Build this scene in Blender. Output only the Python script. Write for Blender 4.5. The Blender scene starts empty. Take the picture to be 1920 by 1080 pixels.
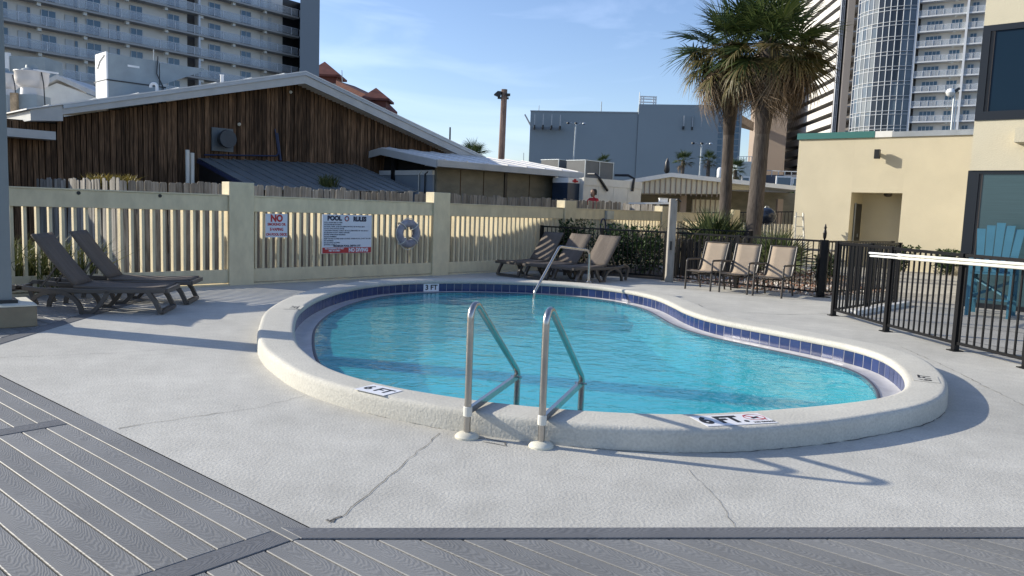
import bpy, bmesh, math, random
from mathutils import Vector, Matrix, noise as mnoise

# ------------------------------------------------------------------ camera, sky, sun, exposure
S = bpy.context.scene
COL = S.collection
cam_d = bpy.data.cameras.new("camera")
cam = bpy.data.objects.new("camera", cam_d)
COL.objects.link(cam)
S.camera = cam
cam_d.sensor_width = 36.0
cam_d.lens = 36.0 * 1450.0 / 1920.0
cam_d.clip_start = 0.05
cam_d.clip_end = 6000.0
cam.location = (0, 0, 1.6)
_pitch, _roll = 0.104, math.radians(2.1)
cam.rotation_euler = (Matrix.Rotation(math.pi/2 - _pitch, 3, 'X') @ Matrix.Rotation(_roll, 3, 'Z')).to_euler()

SUN_EL = math.radians(23.5)
SUN_AZ = math.radians(180 - 14.8)          # counter-clockwise from +X: the sun is low at the left
w = bpy.data.worlds.new("World")
S.world = w
w.use_nodes = True
nt = w.node_tree
for n in list(nt.nodes): nt.nodes.remove(n)
o_ = nt.nodes.new("ShaderNodeOutputWorld")
bg = nt.nodes.new("ShaderNodeBackground")
sky = nt.nodes.new("ShaderNodeTexSky")
sky.sky_type = 'NISHITA'
sky.sun_disc = False
sky.sun_elevation = SUN_EL
sky.sun_rotation = math.pi/2 - SUN_AZ
sky.air_density = 1.0
sky.dust_density = 0.6
sky.ozone_density = 1.6
# thin cirrus everywhere over the sky
tc = nt.nodes.new("ShaderNodeTexCoord")
mp = nt.nodes.new("ShaderNodeMapping")
mp.inputs['Scale'].default_value = (1.6, 1.6, 7.0)
nz = nt.nodes.new("ShaderNodeTexNoise")
nz.inputs['Scale'].default_value = 2.2
nz.inputs['Detail'].default_value = 8
nz.inputs['Distortion'].default_value = 0.8
rp = nt.nodes.new("ShaderNodeValToRGB")
rp.color_ramp.elements[0].position = 0.50
rp.color_ramp.elements[0].color = (0, 0, 0, 1)
rp.color_ramp.elements[1].position = 0.80
rp.color_ramp.elements[1].color = (0.42, 0.42, 0.42, 1)
mx = nt.nodes.new("ShaderNodeMixRGB")
mx.inputs[2].default_value = (6.2, 7.2, 8.6, 1)
nt.links.new(tc.outputs['Generated'], mp.inputs['Vector'])
nt.links.new(mp.outputs[0], nz.inputs['Vector'])
nt.links.new(nz.outputs['Fac'], rp.inputs[0])
nt.links.new(rp.outputs[0], mx.inputs[0])
nt.links.new(sky.outputs[0], mx.inputs[1])
tn = nt.nodes.new("ShaderNodeMixRGB")
tn.blend_type = 'MULTIPLY'
tn.inputs[0].default_value = 1.0
tn.inputs[2].default_value = (0.99, 1.03, 1.20, 1)
nt.links.new(mx.outputs[0], tn.inputs[1])
nt.links.new(tn.outputs[0], bg.inputs['Color'])
bg.inputs['Strength'].default_value = 0.113
nt.links.new(bg.outputs[0], o_.inputs['Surface'])

sd = bpy.data.lights.new("sun", 'SUN')
sd.energy = 4.35
sd.angle = math.radians(0.7)
sd.color = (1.0, 0.93, 0.79)
sun = bpy.data.objects.new("sun", sd)
COL.objects.link(sun)
_sv = Vector((math.cos(SUN_EL)*math.cos(SUN_AZ), math.cos(SUN_EL)*math.sin(SUN_AZ), math.sin(SUN_EL)))
sun.rotation_euler = _sv.to_track_quat('Z', 'Y').to_euler()
sun.location = (-30, 8, 30)

S.view_settings.view_transform = 'Standard'
S.view_settings.look = 'None'
S.view_settings.exposure = 0.55
S.view_settings.gamma = 1.0
S.view_settings.use_curve_mapping = False
S.cycles.max_bounces = 8
S.cycles.transparent_max_bounces = 12
S.cycles.caustics_reflective = False
S.cycles.caustics_refractive = False

R = random.Random(7)
rad = math.radians

# ------------------------------------------------------------------ mesh helper
class MB:
    def __init__(s): s.v = []; s.f = []; s.mi = []; s.cm = 0
    def add(s, vs, fs):
        b = len(s.v)
        s.v += [tuple(p) for p in vs]
        for q in fs:
            s.f.append(tuple(b+i for i in q)); s.mi.append(s.cm)
        return s
    def para(s, o, a, b, c):
        o, a, b, c = Vector(o), Vector(a), Vector(b), Vector(c)
        if a.cross(b).dot(c) < 0: a, b = b, a
        return s.add([o, o+a, o+a+b, o+b, o+c, o+a+c, o+a+b+c, o+b+c],
                     [(3,2,1,0), (4,5,6,7), (0,1,5,4), (1,2,6,5), (2,3,7,6), (3,0,4,7)])
    def box(s, x0, x1, y0, y1, z0, z1):
        return s.para((x0,y0,z0), (x1-x0,0,0), (0,y1-y0,0), (0,0,z1-z0))
    def prism(s, poly, z0, z1):
        n = len(poly)
        ar = sum(poly[i][0]*poly[(i+1)%n][1]-poly[(i+1)%n][0]*poly[i][1] for i in range(n))
        if ar < 0: poly = poly[::-1]
        g0 = z0 if callable(z0) else (lambda x, y: z0)
        g1 = z1 if callable(z1) else (lambda x, y: z1)
        vs = [(x,y,g0(x,y)) for x,y in poly] + [(x,y,g1(x,y)) for x,y in poly]
        fs = [tuple(range(n-1,-1,-1)), tuple(range(n,2*n))] + [(i,(i+1)%n,n+(i+1)%n,n+i) for i in range(n)]
        return s.add(vs, fs)
    def extrude(s, poly3, d):
        d = Vector(d); P = [Vector(p) for p in poly3]; n = len(P)
        nn = Vector((0,0,0))
        for i in range(n): nn += P[i].cross(P[(i+1)%n])
        if nn.dot(d) > 0: P = P[::-1]
        return s.add(P+[p+d for p in P], [tuple(range(n)), tuple(range(2*n-1,n-1,-1))]+[(i,n+i,n+(i+1)%n,(i+1)%n) for i in range(n)])
    def tube(s, pts, r, n=10, closed=False, flat=1.0, caps=True):
        P = [Vector(p) for p in pts]; m = len(P)
        rr = r if isinstance(r, (list, tuple)) else [r]*m
        up = None; rings = []
        for i in range(m):
            if closed: t = P[(i+1)%m]-P[i-1]
            else: t = P[min(i+1,m-1)]-P[max(i-1,0)]
            t.normalize()
            if up is None:
                up = Vector((0,0,1)) if abs(t.z) < .9 else Vector((0,1,0))
            a = t.cross(up)
            if a.length < 1e-5: a = t.cross(Vector((1,0,0)))
            a.normalize(); b = a.cross(t).normalized(); up = b
            rings.append([P[i]+a*math.cos(2*math.pi*k/n)*rr[i]+b*math.sin(2*math.pi*k/n)*rr[i]*flat for k in range(n)])
        vs = [p for q in rings for p in q]; fs = []
        for i in range(m if closed else m-1):
            j = (i+1) % m
            for k in range(n):
                fs.append((i*n+k, i*n+(k+1)%n, j*n+(k+1)%n, j*n+k))
        if not closed and caps:
            fs.append(tuple(range(n-1,-1,-1))); fs.append(tuple((m-1)*n+k for k in range(n)))
        return s.add(vs, fs)
    def bar(s, pts, w, h, up=(0,0,1)):
        """rectangular section swept along pts: w across, h along up"""
        P = [Vector(p) for p in pts]; m = len(P); up = Vector(up); vs = []
        for i in range(m):
            t = (P[min(i+1,m-1)]-P[max(i-1,0)]).normalized()
            a = t.cross(up).normalized(); b = a.cross(t).normalized()
            vs += [P[i]-a*w/2-b*h/2, P[i]+a*w/2-b*h/2, P[i]+a*w/2+b*h/2, P[i]-a*w/2+b*h/2]
        fs = [(3,2,1,0), tuple((m-1)*4+k for k in range(4))]
        for i in range(m-1):
            for k in range(4): fs.append((i*4+k, i*4+(k+1)%4, i*4+4+(k+1)%4, i*4+4+k))
        b0 = len(s.v); s.add(vs, fs)
        return s
    def lathe(s, prof, n=20, loc=(0,0,0)):
        vs = []; fs = []; m = len(prof)
        for r, z in prof:
            for k in range(n):
                a = 2*math.pi*k/n
                vs.append((loc[0]+r*math.cos(a), loc[1]+r*math.sin(a), loc[2]+z))
        for i in range(m-1):
            for k in range(n): fs.append((i*n+k, i*n+(k+1)%n, (i+1)*n+(k+1)%n, (i+1)*n+k))
        fs.append(tuple(range(n-1,-1,-1))); fs.append(tuple((m-1)*n+k for k in range(n)))
        return s.add(vs, fs)
    def quad(s, a, b, c, d): return s.add([a,b,c,d], [(0,1,2,3)])
    def xf(s, M):
        s.v = [tuple(M @ Vector(p)) for p in s.v]; return s
    def mesh(s, name, mats, smooth=False):
        me = bpy.data.meshes.new(name)
        me.from_pydata(s.v, [], s.f)
        for m in (mats if isinstance(mats, (list, tuple)) else [mats]): me.materials.append(m)
        if any(s.mi): me.polygons.foreach_set('material_index', s.mi)
        if smooth: me.polygons.foreach_set('use_smooth', [True]*len(s.f))
        me.update()
        return me

WORLD = set()
def link(name, me, parent=None, loc=(0,0,0), rot=None, scale=None):
    o = bpy.data.objects.new(name, me); COL.objects.link(o)
    loc = Vector(loc)
    if parent is not None:
        o.parent = parent
        if parent.name in WORLD: loc = loc - parent.location
    o.location = loc
    if rot: o.rotation_euler = rot
    if scale: o.scale = scale
    return o
def part(name, mb, mat, parent=None, smooth=False, kind=None):
    o = link(name, mb.mesh(name, mat, smooth), parent)
    if smooth and len(mb.f) < 4000: autosmooth(o, 42)
    if kind: o['kind'] = kind
    return o
def bevel(o, wd=0.006, seg=1):
    md = o.modifiers.new("bevel", 'BEVEL'); md.width = wd; md.segments = seg; md.limit_method = 'ANGLE'; return o
def autosmooth(o, ang=35):
    me = o.data; bm = bmesh.new(); bm.from_mesh(me)
    for f in bm.faces: f.smooth = True
    for e in bm.edges:
        if len(e.link_faces) == 2 and e.calc_face_angle(0) > rad(ang): e.smooth = False
    bm.to_mesh(me); bm.free(); return o
def thing(name, label, cat, loc=(0,0,0), rotz=0, group=None, world=True):
    o = bpy.data.objects.new(name, None); COL.objects.link(o)
    o.empty_display_size = .1
    o.location = loc; o.rotation_euler = (0,0,rotz); o['label'] = label; o['category'] = cat
    if group: o['group'] = group
    if world: WORLD.add(o.name)
    return o
def tag(o, label, cat, group=None):
    o['label'] = label; o['category'] = cat
    if group: o['group'] = group
    return o
def struct(o, kind='structure'):
    o['kind'] = kind; return o
def copy_tree(o, parent=None, label=None):
    c = o.copy(); COL.objects.link(c)
    if parent: c.parent = parent
    if label: c['label'] = label
    for ch in o.children: copy_tree(ch, c)
    return c
class Frame:
    def __init__(s, ox, oy, deg, m=1.0, dz=0.0):
        s.o = Vector((ox,oy,dz)); a = rad(deg); s.a = a; s.m = m
        s.U = Vector((math.cos(a), math.sin(a), 0)); s.V = Vector((-math.sin(a), math.cos(a), 0))
    def p(s, u, v, z=0): return s.o + (s.U*u + s.V*v + Vector((0,0,z)))*s.m
    def box(s, mb, u0, u1, v0, v1, z0, z1):
        return mb.para(s.p(u0,v0,z0), s.U*(u1-u0)*s.m, s.V*(v1-v0)*s.m, (0,0,(z1-z0)*s.m))
F = Frame(-5.12, 13.93, 46.1)      # the fence line, and with it the old buildings behind it

K_ = 1.143                        # scale about the camera point that sets the old buildings farther back
B = Frame(-5.852, 15.922, 46.1, K_, -.229)

# ------------------------------------------------------------------ materials
def newmat(name):
    m = bpy.data.materials.new(name); m.use_nodes = True
    return m, m.node_tree, m.node_tree.nodes['Principled BSDF']
def N(nt, t, **kw):
    n = nt.nodes.new(t)
    for k, v in kw.items():
        if k.startswith('i_'): n.inputs[k[2:].replace('_',' ')].default_value = v
        else: setattr(n, k, v)
    return n
def M(name, col, rough=.6, metal=0.0, var=0.15, vs=3.0, bump=0.0, bs=60.0, spec=0.5, rnd=0.0, stretch=(1,1,1), col2=None, detail=5, coat=0.0):
    m, nt, b = newmat(name); L = nt.links.new
    b.inputs['Roughness'].default_value = rough; b.inputs['Metallic'].default_value = metal
    b.inputs['Specular IOR Level'].default_value = spec
    if coat: b.inputs['Coat Weight'].default_value = coat
    tc = N(nt, 'ShaderNodeTexCoord'); oi = N(nt, 'ShaderNodeObjectInfo')
    mul = N(nt, 'ShaderNodeMath', operation='MULTIPLY'); mul.inputs[1].default_value = 37.0
    L(oi.outputs['Random'], mul.inputs[0])
    add = N(nt, 'ShaderNodeVectorMath', operation='ADD')
    L(tc.outputs['Object'], add.inputs[0]); L(mul.outputs[0], add.inputs[1])
    mp = N(nt, 'ShaderNodeMapping'); mp.inputs['Scale'].default_value = stretch
    L(add.outputs[0], mp.inputs['Vector'])
    nz = N(nt, 'ShaderNodeTexNoise'); nz.inputs['Scale'].default_value = vs; nz.inputs['Detail'].default_value = detail
    nz.inputs['Roughness'].default_value = 0.6
    L(mp.outputs[0], nz.inputs['Vector'])
    ramp = N(nt, 'ShaderNodeValToRGB')
    c2 = col2 if col2 else tuple(min(1, c*(1+var)) for c in col)
    c1 = col if col2 else tuple(c*(1-var) for c in col)
    ramp.color_ramp.elements[0].position = .3; ramp.color_ramp.elements[1].position = .7
    ramp.color_ramp.elements[0].color = (*c1, 1); ramp.color_ramp.elements[1].color = (*c2, 1)
    L(nz.outputs['Fac'], ramp.inputs[0])
    out = ramp.outputs[0]
    if rnd:
        mr = N(nt, 'ShaderNodeMapRange'); mr.inputs['To Min'].default_value = 1-rnd; mr.inputs['To Max'].default_value = 1+rnd
        L(oi.outputs['Random'], mr.inputs['Value'])
        mm = N(nt, 'ShaderNodeVectorMath', operation='SCALE'); L(out, mm.inputs[0]); L(mr.outputs[0], mm.inputs['Scale'])
        out = mm.outputs[0]
    L(out, b.inputs['Base Color'])
    if bump:
        n2 = N(nt, 'ShaderNodeTexNoise'); n2.inputs['Scale'].default_value = bs; n2.inputs['Detail'].default_value = 3
        L(mp.outputs[0], n2.inputs['Vector'])
        bp = N(nt, 'ShaderNodeBump'); bp.inputs['Strength'].default_value = bump; bp.inputs['Distance'].default_value = .02
        L(n2.outputs['Fac'], bp.inputs['Height']); L(bp.outputs[0], b.inputs['Normal'])
    return m

def concrete_mat(name, base, stain=.12, stip=.35):
    m, nt, b = newmat(name); L = nt.links.new
    b.inputs['Roughness'].default_value = .85; b.inputs['Specular IOR Level'].default_value = .25
    tc = N(nt, 'ShaderNodeTexCoord')
    n1 = N(nt, 'ShaderNodeTexNoise'); n1.inputs['Scale'].default_value = .55; n1.inputs['Detail'].default_value = 9; n1.inputs['Roughness'].default_value = .62
    n2 = N(nt, 'ShaderNodeTexNoise'); n2.inputs['Scale'].default_value = 4.5; n2.inputs['Detail'].default_value = 8; n2.inputs['Roughness'].default_value = .7
    n3 = N(nt, 'ShaderNodeTexNoise'); n3.inputs['Scale'].default_value = 55; n3.inputs['Detail'].default_value = 3
    for n in (n1, n2, n3): L(tc.outputs['Object'], n.inputs['Vector'])
    r1 = N(nt, 'ShaderNodeMapRange'); r1.inputs['From Min'].default_value = .3; r1.inputs['From Max'].default_value = .7; r1.inputs['To Min'].default_value = 1-stain; r1.inputs['To Max'].default_value = 1+stain*.6
    r2 = N(nt, 'ShaderNodeMapRange'); r2.inputs['From Min'].default_value = .3; r2.inputs['From Max'].default_value = .7; r2.inputs['To Min'].default_value = 1-stain*.55; r2.inputs['To Max'].default_value = 1+stain*.4
    r3 = N(nt, 'ShaderNodeMapRange'); r3.inputs['From Min'].default_value = .35; r3.inputs['From Max'].default_value = .65; r3.inputs['To Min'].default_value = .90; r3.inputs['To Max'].default_value = 1.06
    L(n1.outputs['Fac'], r1.inputs[0]); L(n2.outputs['Fac'], r2.inputs[0]); L(n3.outputs['Fac'], r3.inputs[0])
    m1 = N(nt, 'ShaderNodeMath', operation='MULTIPLY'); m2 = N(nt, 'ShaderNodeMath', operation='MULTIPLY')
    L(r1.outputs[0], m1.inputs[0]); L(r2.outputs[0], m1.inputs[1]); L(m1.outputs[0], m2.inputs[0]); L(r3.outputs[0], m2.inputs[1])
    sc = N(nt, 'ShaderNodeVectorMath', operation='SCALE'); sc.inputs[0].default_value = base
    L(m2.outputs[0], sc.inputs['Scale']); L(sc.outputs[0], b.inputs['Base Color'])
    bp = N(nt, 'ShaderNodeBump'); bp.inputs['Strength'].default_value = stip; bp.inputs['Distance'].default_value = .008
    L(n3.outputs['Fac'], bp.inputs['Height']); L(bp.outputs[0], b.inputs['Normal'])
    return m

def board_mat(name, c1, c2):
    """embossed composite board: nested arches of grain along local x"""
    m, nt, b = newmat(name); L = nt.links.new
    b.inputs['Roughness'].default_value = .55; b.inputs['Specular IOR Level'].default_value = .35
    tc = N(nt, 'ShaderNodeTexCoord'); oi = N(nt, 'ShaderNodeObjectInfo')
    sp = N(nt, 'ShaderNodeSeparateXYZ'); L(tc.outputs['Object'], sp.inputs[0])
    def math_(op, a, bb=None):
        n = N(nt, 'ShaderNodeMath', operation=op)
        for i, q in enumerate((a, bb)):
            if q is None: continue
            if isinstance(q, (int, float)): n.inputs[i].default_value = q
            else: L(q, n.inputs[i])
        return n.outputs[0]
    rnd = oi.outputs['Random']
    ad = N(nt, 'ShaderNodeVectorMath', operation='ADD'); L(tc.outputs['Object'], ad.inputs[0])
    L(math_('MULTIPLY', rnd, 53.0), ad.inputs[1])
    mp = N(nt, 'ShaderNodeMapping'); mp.inputs['Scale'].default_value = (1.0, 3.5, 1.0); L(ad.outputs[0], mp.inputs[0])
    nz = N(nt, 'ShaderNodeTexNoise'); nz.inputs['Scale'].default_value = 2.6; nz.inputs['Detail'].default_value = 4; L(mp.outputs[0], nz.inputs['Vector'])
    nb = N(nt, 'ShaderNodeTexNoise'); nb.inputs['Scale'].default_value = 14; nb.inputs['Detail'].default_value = 3; L(ad.outputs[0], nb.inputs['Vector'])
    y0 = math_('SUBTRACT', sp.outputs['Y'], math_('MULTIPLY', math_('SUBTRACT', rnd, .5), .05))
    par = math_('MULTIPLY', math_('MULTIPLY', y0, y0), 42.0)
    t = math_('ADD', math_('ADD', sp.outputs['X'], par), math_('MULTIPLY', nz.outputs['Fac'], .42))
    t = math_('ADD', t, math_('MULTIPLY', nb.outputs['Fac'], .025))
    wv = math_('SINE', math_('MULTIPLY', t, 150.0))
    wv = math_('ADD', math_('MULTIPLY', wv, .5), .5)
    big = N(nt, 'ShaderNodeTexNoise'); big.inputs['Scale'].default_value = .9; big.inputs['Detail'].default_value = 4
    L(ad.outputs[0], big.inputs['Vector'])
    fac = math_('MULTIPLY', wv, math_('ADD', math_('MULTIPLY', big.outputs['Fac'], 1.2), .1))
    ramp = N(nt, 'ShaderNodeValToRGB'); ramp.color_ramp.elements[0].color = (*c1, 1); ramp.color_ramp.elements[1].color = (*c2, 1)
    L(fac, ramp.inputs[0])
    mr = N(nt, 'ShaderNodeMapRange'); mr.inputs['To Min'].default_value = .9; mr.inputs['To Max'].default_value = 1.08; L(rnd, mr.inputs[0])
    st = N(nt, 'ShaderNodeTexNoise'); st.inputs['Scale'].default_value = 1.7; st.inputs['Detail'].default_value = 6; L(ad.outputs[0], st.inputs['Vector'])
    r2 = N(nt, 'ShaderNodeMapRange'); r2.inputs['From Min'].default_value = .3; r2.inputs['From Max'].default_value = .7; r2.inputs['To Min'].default_value = .84; r2.inputs['To Max'].default_value = 1.10; L(st.outputs['Fac'], r2.inputs[0])
    sp2 = N(nt, 'ShaderNodeTexNoise'); sp2.inputs['Scale'].default_value = 3.1; sp2.inputs['Detail'].default_value = 2; L(ad.outputs[0], sp2.inputs['Vector'])
    r3 = N(nt, 'ShaderNodeMapRange'); r3.inputs['From Min'].default_value = .69; r3.inputs['From Max'].default_value = .76; r3.inputs['To Min'].default_value = 1.0; r3.inputs['To Max'].default_value = .62; L(sp2.outputs['Fac'], r3.inputs[0])
    sc = N(nt, 'ShaderNodeVectorMath', operation='SCALE'); L(ramp.outputs[0], sc.inputs[0]); L(math_('MULTIPLY', math_('MULTIPLY', mr.outputs[0], r2.outputs[0]), r3.outputs[0]), sc.inputs['Scale'])
    L(sc.outputs[0], b.inputs['Base Color'])
    bp = N(nt, 'ShaderNodeBump'); bp.inputs['Strength'].default_value = .25; bp.inputs['Distance'].default_value = .003
    L(wv, bp.inputs['Height']); L(bp.outputs[0], b.inputs['Normal'])
    return m

def wood_mat(name, c1, c2, c3, vs=1.6, rnd=.25, rough=.85, bump=.4):
    """weathered boards, grain along local z"""
    m, nt, b = newmat(name); L = nt.links.new
    b.inputs['Roughness'].default_value = rough; b.inputs['Specular IOR Level'].default_value = .2
    tc = N(nt, 'ShaderNodeTexCoord'); oi = N(nt, 'ShaderNodeObjectInfo')
    mu = N(nt, 'ShaderNodeMath', operation='MULTIPLY'); mu.inputs[1].default_value = 91.0; L(oi.outputs['Random'], mu.inputs[0])
    ad = N(nt, 'ShaderNodeVectorMath', operation='ADD'); L(tc.outputs['Object'], ad.inputs[0]); L(mu.outputs[0], ad.inputs[1])
    mp = N(nt, 'ShaderNodeMapping'); mp.inputs['Scale'].default_value = (9, 9, .55); L(ad.outputs[0], mp.inputs[0])
    n1 = N(nt, 'ShaderNodeTexNoise'); n1.inputs['Scale'].default_value = vs*2.5; n1.inputs['Detail'].default_value = 6; L(mp.outputs[0], n1.inputs['Vector'])
    n2 = N(nt, 'ShaderNodeTexNoise'); n2.inputs['Scale'].default_value = .8; n2.inputs['Detail'].default_value = 5; L(ad.outputs[0], n2.inputs['Vector'])
    rp = N(nt, 'ShaderNodeValToRGB'); e = rp.color_ramp.elements
    e[0].position = .28; e[0].color = (*c1, 1); e[1].position = .72; e[1].color = (*c3, 1)
    k = e.new(.5); k.color = (*c2, 1)
    L(n1.outputs['Fac'], rp.inputs[0])
    r2 = N(nt, 'ShaderNodeMapRange'); r2.inputs['From Min'].default_value = .3; r2.inputs['From Max'].default_value = .7; r2.inputs['To Min'].default_value = .65; r2.inputs['To Max'].default_value = 1.25; L(n2.outputs['Fac'], r2.inputs[0])
    mr = N(nt, 'ShaderNodeMapRange'); mr.inputs['To Min'].default_value = 1-rnd; mr.inputs['To Max'].default_value = 1+rnd; L(oi.outputs['Random'], mr.inputs[0])
    mm = N(nt, 'ShaderNodeMath', operation='MULTIPLY'); L(r2.outputs[0], mm.inputs[0]); L(mr.outputs[0], mm.inputs[1])
    sc = N(nt, 'ShaderNodeVectorMath', operation='SCALE'); L(rp.outputs[0], sc.inputs[0]); L(mm.outputs[0], sc.inputs['Scale'])
    L(sc.outputs[0], b.inputs['Base Color'])
    bp = N(nt, 'ShaderNodeBump'); bp.inputs['Strength'].default_value = bump; bp.inputs['Distance'].default_value = .01
    L(n1.outputs['Fac'], bp.inputs['Height']); L(bp.outputs[0], b.inputs['Normal'])
    return m

def water_mat():
    m, nt, b = newmat("pool water"); L = nt.links.new
    nt.nodes.remove(b)
    out = nt.nodes['Material Output']
    tc = N(nt, 'ShaderNodeTexCoord')
    mp = N(nt, 'ShaderNodeMapping'); mp.inputs['Scale'].default_value = (1.0, 1.25, 1.0); mp.inputs['Rotation'].default_value = (0, 0, .35)
    L(tc.outputs['Object'], mp.inputs[0])
    n1 = N(nt, 'ShaderNodeTexNoise'); n1.inputs['Scale'].default_value = 2.3; n1.inputs['Detail'].default_value = 2; n1.inputs['Distortion'].default_value = .6
    n2 = N(nt, 'ShaderNodeTexNoise'); n2.inputs['Scale'].default_value = 9.0; n2.inputs['Detail'].default_value = 3; n2.inputs['Distortion'].default_value = .8
    L(mp.outputs[0], n1.inputs['Vector']); L(mp.outputs[0], n2.inputs['Vector'])
    mul = N(nt, 'ShaderNodeMath', operation='MULTIPLY'); mul.inputs[1].default_value = .38; L(n2.outputs['Fac'], mul.inputs[0])
    add = N(nt, 'ShaderNodeMath', operation='ADD'); L(n1.outputs['Fac'], add.inputs[0]); L(mul.outputs[0], add.inputs[1])
    bp = N(nt, 'ShaderNodeBump'); bp.inputs['Strength'].default_value = 1.0; bp.inputs['Distance'].default_value = .018
    L(add.outputs[0], bp.inputs['Height'])
    lw = N(nt, 'ShaderNodeLayerWeight'); lw.inputs['Blend'].default_value = .5; L(bp.outputs[0], lw.inputs['Normal'])
    pw = N(nt, 'ShaderNodeMath', operation='POWER'); pw.inputs[1].default_value = 5.0; L(lw.outputs['Facing'], pw.inputs[0])
    fr = N(nt, 'ShaderNodeMath', operation='MULTIPLY_ADD'); fr.inputs[1].default_value = .98; fr.inputs[2].default_value = .02; L(pw.outputs[0], fr.inputs[0])
    gl = N(nt, 'ShaderNodeBsdfGlossy'); gl.inputs['Roughness'].default_value = .04; L(bp.outputs[0], gl.inputs['Normal'])
    tr = N(nt, 'ShaderNodeBsdfTransparent'); tr.inputs['Color'].default_value = (.80, .95, .97, 1)
    df = N(nt, 'ShaderNodeBsdfDiffuse'); df.inputs['Color'].default_value = (.055, .51, .58, 1)      # fine turbidity in the water
    body = N(nt, 'ShaderNodeMixShader'); body.inputs[0].default_value = .45; L(tr.outputs[0], body.inputs[1]); L(df.outputs[0], body.inputs[2])
    mix = N(nt, 'ShaderNodeMixShader'); L(fr.outputs[0], mix.inputs[0]); L(body.outputs[0], mix.inputs[1]); L(gl.outputs[0], mix.inputs[2])
    L(mix.outputs[0], out.inputs['Surface'])
    return m

def plain(name, col, rough=.5, metal=0.0, spec=.5):
    m, nt, b = newmat(name)
    b.inputs['Base Color'].default_value = (*col, 1); b.inputs['Roughness'].default_value = rough
    b.inputs['Metallic'].default_value = metal; b.inputs['Specular IOR Level'].default_value = spec
    return m

def leaf_mat(name, c1, c2, rough=.5, trans=.25):
    m, nt, b = newmat(name); L = nt.links.new
    b.inputs['Roughness'].default_value = rough; b.inputs['Specular IOR Level'].default_value = .3
    geo = N(nt, 'ShaderNodeNewGeometry')
    rp = N(nt, 'ShaderNodeValToRGB'); rp.color_ramp.elements[0].color = (*c1, 1); rp.color_ramp.elements[1].color = (*c2, 1)
    L(geo.outputs['Random Per Island'], rp.inputs[0]); L(rp.outputs[0], b.inputs['Base Color'])
    tl = N(nt, 'ShaderNodeBsdfTranslucent'); L(rp.outputs[0], tl.inputs['Color'])
    mix = N(nt, 'ShaderNodeMixShader'); mix.inputs[0].default_value = trans
    L(b.outputs[0], mix.inputs[1]); L(tl.outputs[0], mix.inputs[2])
    L(mix.outputs[0], nt.nodes['Material Output'].inputs['Surface'])
    return m

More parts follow.
